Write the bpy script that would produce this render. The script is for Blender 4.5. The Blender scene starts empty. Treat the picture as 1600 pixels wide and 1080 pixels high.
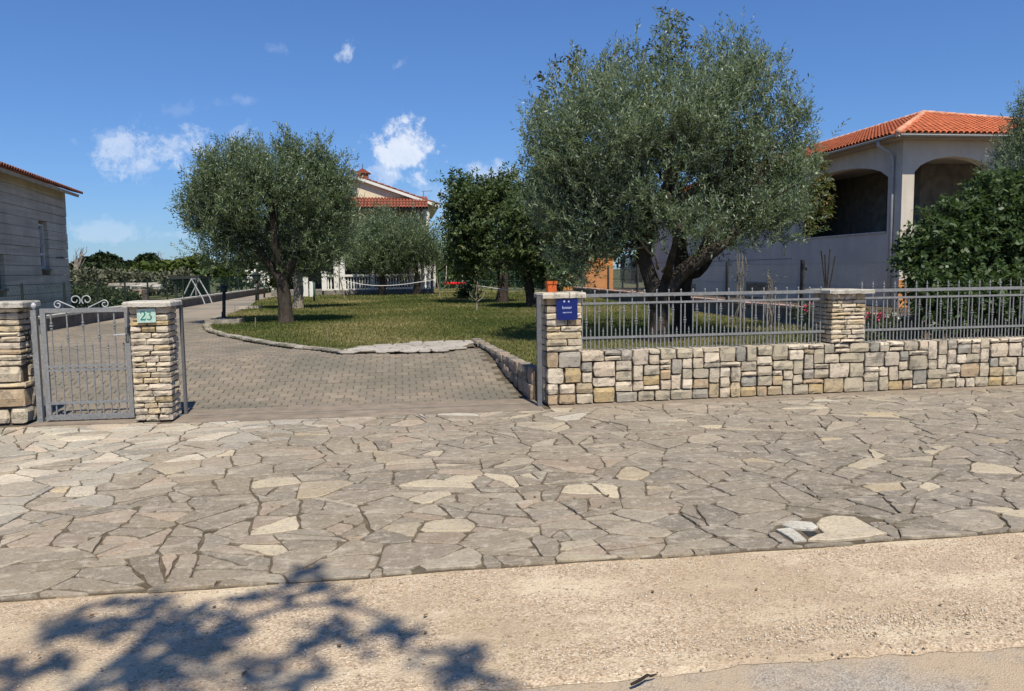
import bpy, math, random
import numpy as np
from mathutils import Vector, Matrix, noise as mnoise

rnd = random.Random(7)
NR = np.random.default_rng(11)
sc = bpy.context.scene
COL = sc.collection

# ------------------------------------------------------------------ camera, sky, sun, exposure
FPX = 1250.0
CAM_H = 1.65
TH = math.radians(7.9)
PT = math.atan(118 / FPX)
RO = .012
_f = np.array([math.sin(TH) * math.cos(PT), math.cos(TH) * math.cos(PT), -math.sin(PT)])
_r0 = np.array([math.cos(TH), -math.sin(TH), 0.0])
_u0 = np.cross(_r0, _f)
_r = _r0 * math.cos(RO) - _u0 * math.sin(RO)
_u = _u0 * math.cos(RO) + _r0 * math.sin(RO)
_C = np.array([0, 0, CAM_H])

cam_data = bpy.data.cameras.new("camera")
cam_data.sensor_fit = 'HORIZONTAL'
cam_data.sensor_width = 36
cam_data.lens = 36 * FPX / 1600
cam_data.clip_end = 6000
cam_data.clip_start = .05
cam = bpy.data.objects.new("camera", cam_data)
COL.objects.link(cam)
m = Matrix.Identity(4)
for i in range(3):
    m[i][0], m[i][1], m[i][2], m[i][3] = _r[i], _u[i], -_f[i], _C[i]
cam.matrix_world = m
sc.camera = cam

SUN_EL = math.radians(58)
SUN_AZ = math.radians(7)          # to the right of straight behind the viewer
sun_dir = Vector((math.cos(SUN_EL) * math.sin(SUN_AZ), -math.cos(SUN_EL) * math.cos(SUN_AZ), math.sin(SUN_EL)))
sd = bpy.data.lights.new("sun", 'SUN')
sd.energy = 4.4
sd.angle = math.radians(.55)
sd.color = (1, .935, .80)
so = bpy.data.objects.new("sun", sd)
COL.objects.link(so)
so.rotation_euler = (-sun_dir).to_track_quat('-Z', 'Y').to_euler()
so.location = (0, -10, 30)
sc.view_settings.view_transform = 'Standard'
sc.view_settings.look = 'None'
sc.view_settings.exposure = 0.4
sc.view_settings.gamma = 1
sc.view_settings.use_curve_mapping = False
try:
    sc.cycles.max_bounces = 6
    sc.cycles.transparent_max_bounces = 12
except Exception:
    pass


def ray(px, py):
    return _f + _r * (px - 800) / FPX + _u * (540 - py) / FPX


def G(px, py, z=0.0):
    d = ray(px, py)
    return Vector(_C + d * ((z - CAM_H) / d[2]))


def AY(px, py, Y):
    d = ray(px, py)
    return Vector(_C + d * (Y / d[1]))


def ONP(px, py, p0, n):
    d = Vector(ray(px, py))
    c = Vector(_C)
    return c + d * ((Vector(p0) - c).dot(n) / d.dot(n))


# world: Nishita sky with a few fair-weather cumulus
world = bpy.data.worlds.new("World")
sc.world = world
world.use_nodes = True
wt = world.node_tree
wn, wl = wt.nodes, wt.links
for n_ in list(wn):
    wn.remove(n_)


def W(t, **k):
    n = wn.new(t)
    for a, b in k.items():
        setattr(n, a, b)
    return n


wout = W('ShaderNodeOutputWorld')
wbg = W('ShaderNodeBackground')
wbg.inputs[1].default_value = .1
sky = W('ShaderNodeTexSky', sky_type='NISHITA')
sky.sun_disc = False
sky.sun_elevation = SUN_EL
sky.sun_rotation = math.radians(180) - SUN_AZ
sky.altitude = 0
sky.air_density = 1.0
sky.dust_density = .25
sky.ozone_density = 2.6
wtc = W('ShaderNodeTexCoord')


def wmath(op, a, b=None, c=None):
    n = W('ShaderNodeMath', operation=op)
    for i, v in enumerate((a, b, c)):
        if v is None:
            continue
        if isinstance(v, (int, float)):
            n.inputs[i].default_value = v
        else:
            wl.new(v, n.inputs[i])
    return n.outputs[0]


wno = W('ShaderNodeTexNoise')
wno.inputs['Scale'].default_value = 26
wno.inputs['Detail'].default_value = 10
wno.inputs['Roughness'].default_value = .68
wl.new(wtc.outputs['Generated'], wno.inputs['Vector'])
wno2 = W('ShaderNodeTexNoise')
wno2.inputs['Scale'].default_value = 60
wno2.inputs['Detail'].default_value = 4
wl.new(wtc.outputs['Generated'], wno2.inputs['Vector'])
sep = W('ShaderNodeSeparateXYZ')
wl.new(wtc.outputs['Generated'], sep.inputs[0])
#            px   py   rx   ry  tilt strength
CLOUDS = [(258, 236, 95, 36, 0, .62), (640, 242, 66, 42, 0, 1.0), (600, 268, 85, 30, 0, .5), (775, 270, 62, 18, 0, .5),
          (538, 86, 26, 15, -40, .62), (622, 102, 24, 9, -40, .25), (235, 262, 55, 10, 0, .35), (180, 220, 50, 18, 0, .30),
          (170, 360, 90, 18, 0, .30), (262, 366, 60, 10, 0, .2), (390, 158, 26, 10, 0, .16), (435, 75, 24, 12, 0, .13),
          (300, 170, 60, 12, -10, .10), (700, 320, 60, 40, 0, .22), (370, 205, 22, 8, -40, .22)]
total = None
for px, py, rx, ry, tl, stg in CLOUDS:
    d = Vector(ray(px, py)).normalized()
    rt = Vector(_r)
    rt = (rt - d * rt.dot(d)).normalized()
    up = rt.cross(d)
    a = math.radians(tl)
    e1 = rt * math.cos(a) - up * math.sin(a)
    e2 = rt * math.sin(a) + up * math.cos(a)

    def dot(v):
        n = W('ShaderNodeVectorMath', operation='DOT_PRODUCT')
        wl.new(wtc.outputs['Generated'], n.inputs[0])
        n.inputs[1].default_value = v
        return n.outputs['Value']
    k = FPX
    a1 = wmath('MULTIPLY', dot(e1), k / rx)
    a2 = wmath('MULTIPLY', dot(e2), k / ry)
    r2 = wmath('ADD', wmath('MULTIPLY', a1, a1), wmath('MULTIPLY', a2, a2))
    base = wmath('SUBTRACT', 1.0, wmath('SQRT', r2))
    nz = wmath('MULTIPLY', wmath('SUBTRACT', wno.outputs['Fac'], .5), 4.6)
    v = wmath('ADD', base, nz)
    inside = wmath('GREATER_THAN', dot(tuple(d)), .5)
    mr = W('ShaderNodeMapRange', interpolation_type='SMOOTHSTEP')
    wl.new(v, mr.inputs['Value'])
    mr.inputs['From Min'].default_value = .05
    mr.inputs['From Max'].default_value = .85
    mr.inputs['To Max'].default_value = stg
    o = wmath('MULTIPLY', mr.outputs[0], inside)
    total = o if total is None else wmath('MAXIMUM', total, o)
hs = W('ShaderNodeHueSaturation')
hs.inputs['Saturation'].default_value = 1.06
hs.inputs['Value'].default_value = 1.0
wl.new(sky.outputs[0], hs.inputs['Color'])
tn = W('ShaderNodeMix', data_type='RGBA', blend_type='MULTIPLY')
tn.inputs[0].default_value = 1
gm = W('ShaderNodeGamma')
gm.inputs[1].default_value = .84
wl.new(hs.outputs[0], gm.inputs[0])
wl.new(gm.outputs[0], tn.inputs[6])
tn.inputs[7].default_value = (.525, .775, 1.19, 1)
mix = W('ShaderNodeMix', data_type='RGBA')
wl.new(wmath('MULTIPLY', total, wmath('ADD', .62, wmath('MULTIPLY', wno2.outputs['Fac'], .5))), mix.inputs[0])
wl.new(tn.outputs[2], mix.inputs[6])
mix.inputs[7].default_value = (6.2, 6.7, 7.6, 1)
wl.new(mix.outputs[2], wbg.inputs[0])
wl.new(wbg.outputs[0], wout.inputs[0])


# ------------------------------------------------------------------ materials
def lin(c):
    return tuple(c) + (1,)


class Mat:
    def __init__(s, name, rough=.8, spec=.3):
        s.m = bpy.data.materials.new(name)
        s.m.use_nodes = True
        s.t = s.m.node_tree
        s.n, s.l = s.t.nodes, s.t.links
        s.b = s.n['Principled BSDF']
        s.b.inputs['Roughness'].default_value = rough
        s.b.inputs['Specular IOR Level'].default_value = spec
        s.geo = s.n.new('ShaderNodeNewGeometry')

    def node(s, t, **k):
        n = s.n.new(t)
        for a, b in k.items():
            setattr(n, a, b)
        return n

    def noise(s, scale, detail=4, rough=.55, stretch=None, vec=None):
        n = s.node('ShaderNodeTexNoise')
        n.inputs['Scale'].default_value = scale
        n.inputs['Detail'].default_value = detail
        n.inputs['Roughness'].default_value = rough
        v = vec or s.geo.outputs['Position']
        if stretch:
            mp = s.node('ShaderNodeMapping')
            mp.inputs['Scale'].default_value = stretch
            s.l.new(v, mp.inputs[0])
            v = mp.outputs[0]
        s.l.new(v, n.inputs['Vector'])
        return n.outputs['Fac']

    def voro(s, scale, feature='F1', out='Distance'):
        n = s.node('ShaderNodeTexVoronoi', feature=feature)
        n.inputs['Scale'].default_value = scale
        s.l.new(s.geo.outputs['Position'], n.inputs['Vector'])
        return n.outputs[out]

    def ramp(s, fac, stops):
        n = s.node('ShaderNodeValToRGB')
        e = n.color_ramp.elements
        while len(e) < len(stops):
            e.new(.5)
        for i, (p, c) in enumerate(stops):
            e[i].position = p
            e[i].color = lin(c) if not isinstance(c, (int, float)) else (c, c, c, 1)
        s.l.new(fac, n.inputs[0])
        return n.outputs[0]

    def mapr(s, v, a, b, c=0., d=1.):
        n = s.node('ShaderNodeMapRange')
        s.l.new(v, n.inputs[0])
        for i, x in enumerate((a, b, c, d)):
            n.inputs[i + 1].default_value = x
        return n.outputs[0]

    def mix(s, fac, a, b, mode='MIX'):
        n = s.node('ShaderNodeMix', data_type='RGBA', blend_type=mode)
        for i, v in ((0, fac), (6, a), (7, b)):
            if isinstance(v, (int, float)):
                n.inputs[i].default_value = v
            elif isinstance(v, tuple):
                n.inputs[i].default_value = lin(v)
            else:
                s.l.new(v, n.inputs[i])
        return n.outputs[2]

    def attr(s, name='tint'):
        n = s.node('ShaderNodeAttribute', attribute_name=name)
        return n.outputs['Color']

    def base(s, c):
        if isinstance(c, tuple):
            s.b.inputs['Base Color'].default_value = lin(c)
        else:
            s.l.new(c, s.b.inputs['Base Color'])
        return s

    def bump(s, h, strength=.5, dist=.01):
        n = s.node('ShaderNodeBump')
        n.inputs['Strength'].default_value = strength
        n.inputs['Distance'].default_value = dist
        s.l.new(h, n.inputs['Height'])
        s.l.new(n.outputs[0], s.b.inputs['Normal'])
        return s


def simple(name, c, rough=.7, spec=.3, var=.12, scale=8, bump=0., bscale=60, bdist=.005, metal=0):
    M = Mat(name, rough, spec)
    f = M.noise(scale, 5)
    f2 = M.noise(scale * .18, 3)
    lo = tuple(x * (1 - var) for x in c)
    hi = tuple(min(1, x * (1 + var)) for x in c)
    cc = M.ramp(f, [(.3, lo), (.7, hi)])
    cc = M.mix(M.mapr(f2, .3, .7, 0, .35), cc, lo)
    M.base(cc)
    M.b.inputs['Metallic'].default_value = metal
    if bump:
        M.bump(M.noise(bscale, 5, .65), bump, bdist)
    return M.m


def m_stone():
    M = Mat('rough_limestone', .85, .2)
    t = M.attr()
    n1 = M.noise(14, 6, .65)
    n2 = M.noise(3.2, 4, .6)
    n3 = M.noise(45, 4, .7)
    c = M.mix(M.mapr(n1, .36, .66, 0, .6), t, (.40, .34, .27), 'MULTIPLY')
    c = M.mix(M.mapr(n1, .35, .75, 0, .35), t, (.50, .42, .31))
    c = M.mix(M.mapr(n3, .58, .7, 0, .5), c, (.2, .17, .13))
    # grey-black lichen where rain sits, with a shape of its own
    n4 = M.noise(7.5, 6, .7)
    c = M.mix(M.mapr(n2, .53, .66, 0, .35), c, (.17, .16, .14))
    c = M.mix(M.mapr(n4, .53, .61, 0, .6), c, (.15, .14, .12))
    c = M.mix(M.mapr(M.noise(11, 5, .65), .58, .68, 0, .55), c, (.58, .51, .40))
    M.base(c)
    h = M.mix(.5, M.noise(22, 6, .7), M.noise(80, 4, .7))
    M.bump(h, 1.0, .03)
    return M.m


def m_flag():
    M = Mat('paving_stone', .75, .3)
    t = M.attr()
    n1 = M.noise(6, 6, .65)
    n2 = M.noise(1.1, 4, .6)
    n3 = M.noise(38, 5, .7)
    c = M.mix(M.mapr(n1, .3, .7, 0, .45), t, (.27, .225, .18))
    c = M.mix(M.mapr(n2, .42, .66, 0, .45), c, (.235, .205, .17))
    c = M.mix(M.mapr(n3, .50, .66, 0, .65), c, (.12, .10, .08))
    c = M.mix(M.mapr(M.noise(14, 6, .7), .53, .64, 0, .65), c, (.43, .375, .295))
    c = M.mix(M.mapr(M.noise(3.2, 7, .72, stretch=(1, 1.8, 1)), .54, .64, 0, .6), c, (.44, .385, .30))
    c = M.mix(M.mapr(M.noise(90, 3, .6), .52, .66, 0, .5), c, (.40, .34, .27))
    M.base(c)
    h = M.mix(.4, M.noise(30, 6, .7), M.noise(8, 4, .6))
    M.bump(h, .75, .012)
    return M.m


def m_gravel():
    M = Mat('pebble_concrete', .9, .2)
    v = M.voro(95, out='Color')
    d = M.voro(95)
    sepc = M.node('ShaderNodeSeparateColor')
    M.l.new(v, sepc.inputs[0])
    c = M.ramp(sepc.outputs[0], [(0, (.26, .18, .12)), (.12, (.40, .295, .195)), (.5, (.50, .39, .265)), (.85, (.57, .45, .32)), (1, (.66, .555, .43))])
    c = M.mix(M.mapr(d, .5, .8, 0, .5), c, (.20, .145, .095))
    n2 = M.noise(1.3, 5, .6, stretch=(1, 2.2, 1))
    c = M.mix(M.mapr(n2, .50, .62, 0, .65), c, (.60, .50, .35))
    n3 = M.noise(.8, 4, .6)
    c = M.mix(M.mapr(n3, .46, .60, 0, .55), c, (.37, .28, .18))
    c = M.mix(M.mapr(M.noise(2.4, 7, .75), .51, .60, 0, .5), c, (.37, .28, .20))
    c = M.mix(M.mapr(M.noise(28, 4, .7), .56, .68, 0, .6), c, (.19, .145, .105))
    M.base(c)
    M.bump(M.mix(.5, d, M.noise(28, 4, .7)), .9, .01)
    return M.m


def m_asphalt():
    M = Mat('worn_asphalt', .9, .25)
    v = M.voro(140, out='Color')
    sp = M.node('ShaderNodeSeparateColor')
    M.l.new(v, sp.inputs[0])
    c = M.ramp(sp.outputs[0], [(0, (.22, .19, .155)), (.5, (.335, .29, .24)), (1, (.45, .395, .33))])
    c = M.mix(M.mapr(M.noise(1.4, 6, .65), .40, .58, 0, .85), c, (.43, .33, .22))
    c = M.mix(M.mapr(M.noise(20, 4, .7), .55, .7, 0, .5), c, (.14, .12, .1))
    M.base(c)
    M.bump(M.voro(140), .7, .006)
    return M.m


def m_paver():
    M = Mat('driveway_paver', .85, .25)
    t = M.attr()
    c = M.mix(M.mapr(M.noise(9, 5, .65), .35, .7, 0, .5), t, (.21, .175, .135))
    c = M.mix(M.mapr(M.noise(.55, 5, .6), .44, .62, 0, .7), c, (.125, .118, .09))
    c = M.mix(M.mapr(M.noise(60, 3, .6), .56, .7, 0, .4), c, (.13, .11, .09))
    M.base(c)
    M.bump(M.noise(70, 4, .7), .5, .004)
    return M.m


def m_grass_ground():
    M = Mat('lawn_soil', .95, .1)
    c = M.ramp(M.noise(7, 6, .7), [(.3, (.08, .085, .028)), (.55, (.14, .13, .048)), (.75, (.22, .18, .08))])
    c = M.mix(M.mapr(M.noise(.45, 4, .6), .45, .62, 0, .6), c, (.165, .135, .058))
    M.base(c)
    M.bump(M.noise(40, 4, .7), .8, .03)
    return M.m


def m_leaf(name, spread, under=None, rough=.5, trans=.25, spec=.35):
    """tint attribute: r = random pick along the ramp"""
    M = Mat(name, rough, spec)
    sp = M.node('ShaderNodeSeparateColor')
    M.l.new(M.attr(), sp.inputs[0])
    c = M.ramp(sp.outputs[0], spread)
    if under:
        c = M.mix(M.geo.outputs['Backfacing'], c, under)
    M.base(c)
    tr = M.node('ShaderNodeBsdfTranslucent')
    M.l.new(M.mix(1.0, c, (1.15, 1.25, .6), 'MULTIPLY'), tr.inputs['Color'])
    mx = M.node('ShaderNodeMixShader')
    mx.inputs[0].default_value = trans
    M.l.new(M.b.outputs[0], mx.inputs[1])
    M.l.new(tr.outputs[0], mx.inputs[2])
    M.l.new(mx.outputs[0], M.n['Material Output'].inputs[0])
    return M.m


def m_bark(name, a, b):
    M = Mat(name, .95, .1)
    c = M.ramp(M.noise(9, 6, .7, stretch=(1, 1, .3)), [(.3, a), (.7, b)])
    M.base(c)
    M.bump(M.noise(16, 6, .75, stretch=(1, 1, .25)), 1.0, .05)
    return M.m


def m_plaster(name, c, stain=.25, bump=.35, boards=False):
    M = Mat(name, .9, .15)
    lo = tuple(x * (1 - stain) for x in c)
    k = M.mix(M.mapr(M.noise(.9, 6, .65), .4, .7), c, lo)
    k = M.mix(M.mapr(M.noise(3, 5, .6, stretch=(1, 1, .12)), .52, .72, 0, .7), k, lo)
    k = M.mix(M.mapr(M.noise(14, 4, .6), .4, .7, 0, .25), k, lo)
    if boards:
        k = M.mix(M.mapr(M.noise(1.0, 6, .7, stretch=(.25, .25, 5)), .46, .62, 0, .6), k, tuple(x * .55 for x in c))
    M.base(k)
    M.bump(M.noise(35, 5, .7), bump, .01)
    return M.m


def m_tile():
    M = Mat('terracotta_tile', .8, .2)
    oi = M.attr()
    c = M.mix(M.mapr(M.noise(3, 5, .6), .35, .7, 0, .6), oi, (.36, .095, .045))
    c = M.mix(M.mapr(M.noise(25, 4, .6), .55, .7, 0, .4), c, (.26, .10, .06))
    M.base(c)
    return M.m


MT = dict(
    stone=m_stone(), flag=m_flag(), gravel=m_gravel(), asphalt=m_asphalt(), paver=m_paver(), soil=m_grass_ground(), tile=m_tile(),
    mortar=simple('wall_mortar', (.095, .077, .057), .95, .1, .35, 20, .6, 60, .01),  # dark joint colour, deepened to carry the shadow lines between stones
    joint=simple('paving_mortar', (.125, .10, .07), .95, .1, .4, 9, .6, 60, .008),
    sand=simple('paver_joint_sand', (.105, .085, .062), .95, .1, .35, 9),
    concrete=simple('threshold_concrete', (.235, .19, .145), .9, .2, .25, 5, .5, 80, .004),
    coping=simple('concrete_coping', (.50, .47, .41), .9, .2, .25, 6, .5, 40, .006),
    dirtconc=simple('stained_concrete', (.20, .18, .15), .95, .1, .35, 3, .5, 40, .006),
    galv=simple('grey_painted_steel', (.205, .205, .205), .45, .5, .25, 30, .15, 120, .002),
    galvdark=simple('dark_grey_steel', (.12, .12, .125), .5, .5, .2, 20),
    steel=simple('bright_zinc', (.42, .43, .44), .4, .6, .2, 30),
    blackmetal=simple('black_green_metal', (.018, .026, .022), .55, .4, .2, 12),
    post=simple('dark_post', (.03, .032, .03), .7, .3, .3, 12),
    wire=simple('fence_wire', (.16, .175, .165), .6, .4, .1, 4),
    greenwire=simple('green_wire', (.03, .075, .05), .6, .3, .1, 4),
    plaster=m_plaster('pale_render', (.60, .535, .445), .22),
    plasterleft=m_plaster('grey_board_marked_concrete', (.60, .525, .425), .3, .6, True),
    cream=m_plaster('cream_render', (.70, .60, .42), .12),
    white=m_plaster('white_paint', (.74, .72, .66), .2),
    orange=m_plaster('orange_render', (.62, .27, .09), .25),
    darkin=simple('interior_shade', (.06, .057, .05), .95, .1, .3, 2),  # flat dark colour standing in for the shade inside openings
    glass=simple('window_glass', (.02, .025, .03), .08, .7, .2, 3),
    winframe=simple('white_window_frame', (.62, .60, .56), .5, .4, .15, 8),
    shutter=simple('brown_shutter', (.10, .08, .06), .7, .3, .2, 12),
    wood=m_bark('weathered_wood', (.16, .12, .09), (.34, .28, .21)),
    bark=m_bark('shaded_olive_bark', (.032, .026, .021), (.10, .083, .066)),  # tone lowered so the bark carries the shade under the crown
    darkbark=m_bark('dark_bark', (.028, .023, .019), (.085, .068, .053)),
    palebark=m_bark('pale_twig_bark', (.16, .14, .11), (.36, .31, .25)),
    blue=simple('blue_enamel', (.001, .010, .115), .35, .5, .08, 10),
    letter=simple('pale_lettering', (.48, .52, .74), .5, .3, .05, 10),
    plate=simple('mint_plate', (.40, .54, .475), .45, .4, .2, 30),
    digit=simple('green_digits', (.012, .17, .105), .5, .4, .15, 12),
    pot=simple('orange_pot', (.48, .10, .022), .7, .3, .15, 20),
    red=simple('red_fabric', (.55, .022, .025), .8, .2, .15, 10),
    rope=simple('white_tape', (.72, .70, .66), .8, .2, .1, 10),
    dish=simple('dark_dish', (.05, .07, .09), .5, .4, .1, 10),
    gutter=simple('grey_gutter', (.30, .30, .29), .5, .5, .15, 10),
    pipe=simple('zinc_downpipe', (.36, .38, .40), .4, .5, .15, 10),
    soffit=simple('soffit_board', (.40, .35, .28), .8, .2, .2, 4),
    pinkcop=simple('pink_coping', (.50, .34, .27), .9, .2, .25, 8),
    field=simple('field_ground', (.10, .105, .05), .95, .1, .4, .3),
    bed=simple('bare_soil', (.11, .08, .055), .95, .1, .35, 8),
    grass=m_leaf('grass_blade', [(0, (.058, .084, .022)), (.4, (.115, .138, .040)), (.75, (.20, .188, .07)), (1, (.33, .275, .13))], None, .7, .3, .15),
    olive=m_leaf('olive_leaf', [(0, (.050, .074, .034)), (.5, (.096, .134, .066)), (.9, (.155, .20, .115)), (1, (.23, .24, .13))], (.26, .31, .22), .42, .25),
    olive2=m_leaf('dark_olive_leaf', [(0, (.044, .066, .028)), (.5, (.084, .120, .052)), (.9, (.135, .175, .085)), (1, (.20, .20, .10))], (.22, .265, .175), .45, .25),
    laurel=m_leaf('broad_dark_leaf', [(0, (.026, .048, .016)), (.6, (.060, .10, .034)), (.95, (.10, .145, .05)), (1, (.15, .145, .05))], (.09, .13, .055), .48, .3, .4),
    cherry=m_leaf('cherry_leaf', [(0, (.05, .075, .018)), (.5, (.085, .10, .025)), (.8, (.16, .12, .035)), (1, (.23, .09, .04))], None, .5, .35),
    fruit=m_leaf('fruit_tree_leaf', [(0, (.035, .056, .018)), (.6, (.075, .11, .034)), (.9, (.13, .155, .05)), (1, (.22, .17, .06))], (.10, .135, .06), .5, .3),
    far=m_leaf('far_foliage', [(0, (.018, .030, .014)), (.6, (.035, .052, .022)), (1, (.075, .085, .035))], None, .7, .1, .1),
    farlight=m_leaf('far_light_foliage', [(0, (.055, .085, .022)), (.6, (.10, .13, .035)), (1, (.15, .17, .06))], None, .7, .15, .1),
    scrub=m_leaf('grey_scrub', [(0, (.075, .085, .05)), (.6, (.13, .135, .09)), (1, (.24, .22, .17))], None, .7, .15, .1),
    scrub2=m_leaf('garden_green', [(0, (.035, .05, .022)), (.6, (.07, .09, .045)), (1, (.13, .14, .08))], None, .7, .15, .1),
    brick=simple('chimney_brick', (.26, .075, .045), .8, .2, .2, 12),
    flower=m_leaf('white_blossom', [(0, (.7, .68, .66)), (1, (.8, .78, .76))], None, .6, .2, .1),
    pinkflower=m_leaf('crimson_blossom', [(0, (.45, .03, .09)), (1, (.55, .08, .14))], None, .6, .2, .1),
    pylon=simple('lattice_steel', (.30, .36, .42), .6, .3, .05, 1),
    dry=m_leaf('dead_leaf', [(0, (.10, .06, .03)), (1, (.25, .16, .08))], None, .8, .1, .1),
)

# ------------------------------------------------------------------ builders
POS = {}


class MB:
    def __init__(s):
        s.v, s.f, s.c, s.cur = [], [], [], (.5, .5, .5)

    def add(s, vs, fs, tint=None):
        o = len(s.v)
        s.v += [tuple(v) for v in vs]
        s.f += [tuple(i + o for i in f) for f in fs]
        s.c += [tint or s.cur] * len(vs)

    def box(s, lo, hi, ax=None, org=(0, 0, 0)):
        """ax: (ex, ey) horizontal axes"""
        ex, ey = ax or (Vector((1, 0, 0)), Vector((0, 1, 0)))
        o = Vector(org)
        vs = []
        for z in (lo[2], hi[2]):
            for x, y in ((lo[0], lo[1]), (hi[0], lo[1]), (hi[0], hi[1]), (lo[0], hi[1])):
                vs.append(o + ex * x + ey * y + Vector((0, 0, z)))
        s.add(vs, [(3, 2, 1, 0), (4, 5, 6, 7), (0, 1, 5, 4), (1, 2, 6, 5), (2, 3, 7, 6), (3, 0, 4, 7)])

    def tube(s, pts, rad, n=8, jit=0., caps=True):
        pts = [Vector(p) for p in pts]
        if isinstance(rad, (int, float)):
            rad = [rad] * len(pts)
        rings = []
        ref = Vector((.31, .95, .11))
        vs = []
        for i, p in enumerate(pts):
            a = pts[max(0, i - 1)]
            b = pts[min(len(pts) - 1, i + 1)]
            d = (b - a).normalized()
            u = d.cross(ref)
            if u.length < .1:
                u = d.cross(Vector((1, 0, 0)))
            u.normalize()
            w = d.cross(u)
            for k in range(n):
                t = 2 * math.pi * k / n
                r = rad[i]
                if jit:
                    r *= 1 + jit * (mnoise.noise((p + (u * math.cos(t) + w * math.sin(t)) * rad[i] * 1.0) * (2.2 / max(.06, rad[0] * 4))) + .5 * rnd.uniform(-1, 1) * .5)
                vs.append(p + (u * math.cos(t) + w * math.sin(t)) * r)
        fs = []
        for i in range(len(pts) - 1):
            for k in range(n):
                a = i * n + k
                b = i * n + (k + 1) % n
                fs.append((a, b, b + n, a + n))
        if caps:
            fs.append(tuple(range(n))[::-1])
            fs.append(tuple(range((len(pts) - 1) * n, len(pts) * n)))
        s.add(vs, fs)

    def lathe(s, c, prof, n=10):
        """prof: (r, z) list"""
        vs, fs = [], []
        for r, z in prof:
            for k in range(n):
                t = 2 * math.pi * k / n
                vs.append((c[0] + r * math.cos(t), c[1] + r * math.sin(t), c[2] + z))
        for i in range(len(prof) - 1):
            for k in range(n):
                a, b = i * n + k, i * n + (k + 1) % n
                fs.append((a, b, b + n, a + n))
        fs.append(tuple(range(n))[::-1])
        fs.append(tuple(range((len(prof) - 1) * n, len(prof) * n)))
        s.add(vs, fs)

    def prism(s, poly, o, ex, ez, en, depth):
        """polygon (a, b) in the plane (ex, ez) from o, pushed along en"""
        o, ex, ez, en = Vector(o), Vector(ex), Vector(ez), Vector(en)
        n = len(poly)
        vs = [o + ex * a + ez * b for a, b in poly] + [o + ex * a + ez * b + en * depth for a, b in poly]
        fs = [tuple(range(n)), tuple(range(2 * n - 1, n - 1, -1))]
        fs += [(i, i + n, (i + 1) % n + n, (i + 1) % n) for i in range(n)]
        s.add(vs, fs)

    def sheet(s, poly, z):
        vs = [(p[0], p[1], z if not callable(z) else z(p[0], p[1])) for p in poly]
        s.add(vs, [tuple(range(len(vs)))])

    def build(s, name, mat, parent=None, org=None, smooth=False, recalc=True):
        base = POS.get(parent.name, Vector((0, 0, 0))) if parent else Vector((0, 0, 0))
        org = Vector(org) if org is not None else base
        me = bpy.data.meshes.new(name)
        me.from_pydata([(a - org.x, b - org.y, c - org.z) for a, b, c in s.v], [], s.f)
        at = me.attributes.new('tint', 'FLOAT_COLOR', 'POINT')
        at.data.foreach_set('color', np.array([tuple(c) + (1,) for c in s.c], dtype=np.float32).ravel())
        if recalc:
            import bmesh
            bm = bmesh.new()
            bm.from_mesh(me)
            bmesh.ops.recalc_face_normals(bm, faces=bm.faces)
            bm.to_mesh(me)
            bm.free()
        me.materials.append(MT[mat] if isinstance(mat, str) else mat)
        if smooth:
            me.polygons.foreach_set('use_smooth', [True] * len(me.polygons))
        o = bpy.data.objects.new(name, me)
        COL.objects.link(o)
        if parent:
            o.parent = parent
        o.location = org - base
        POS[o.name] = org
        return o


def link_copy(src, parent, loc, name=None):
    o = src.copy()
    COL.objects.link(o)
    o.parent = parent
    o.location = Vector(loc) - POS.get(parent.name, Vector())
    POS[o.name] = Vector(loc)
    return o


def tag(o, label=None, cat=None, group=None, kind=None):
    if label:
        o['label'] = label
    if cat:
        o['category'] = cat
    if group:
        o['group'] = group
    if kind:
        o['kind'] = kind
    return o


def thing(name, loc, label, cat, group=None):
    o = bpy.data.objects.new(name, None)
    o.empty_display_size = .2
    COL.objects.link(o)
    o.location = loc
    POS[o.name] = Vector(loc)
    return tag(o, label, cat, group)


def rawmesh(name, V, F, tint, mat, parent=None, org=(0, 0, 0), smooth=False):
    """numpy mesh: V (n,3), F (m,k)"""
    base = POS.get(parent.name, Vector()) if parent else Vector()
    org = base if parent else Vector(org)
    me = bpy.data.meshes.new(name)
    n, (mf, k) = len(V), F.shape
    me.vertices.add(n)
    me.vertices.foreach_set('co', (V - np.array(org)).astype(np.float32).ravel())
    me.loops.add(mf * k)
    me.loops.foreach_set('vertex_index', F.astype(np.int32).ravel())
    me.polygons.add(mf)
    me.polygons.foreach_set('loop_start', np.arange(0, mf * k, k, dtype=np.int32))
    try:
        me.polygons.foreach_set('loop_total', np.full(mf, k, dtype=np.int32))
    except Exception:
        pass
    me.update(calc_edges=True)
    at = me.attributes.new('tint', 'FLOAT_COLOR', 'POINT')
    c = np.ones((n, 4), dtype=np.float32)
    c[:, :3] = tint[:, None] if tint.ndim == 1 else tint
    at.data.foreach_set('color', c.ravel())
    me.materials.append(MT[mat])
    if smooth:
        me.polygons.foreach_set('use_smooth', np.ones(mf, dtype=bool))
    o = bpy.data.objects.new(name, me)
    COL.objects.link(o)
    if parent:
        o.parent = parent
    else:
        o.location = org
    POS[o.name] = Vector(org)
    return o


# ------------------------------------------------------------------ foliage
def nrm(a):
    return a / np.maximum(1e-9, np.linalg.norm(a, axis=1, keepdims=True))


class Field3:
    """smooth random field from a few sines"""
    def __init__(s, freq, seed):
        g = np.random.default_rng(seed)
        s.k = nrm(g.normal(size=(7, 3))) * (freq * g.uniform(.6, 1.7, (7, 1)))
        s.p = g.uniform(0, 6.28, 7)

    def __call__(s, P):
        return np.sin(P @ s.k.T + s.p).mean(axis=1)


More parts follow.
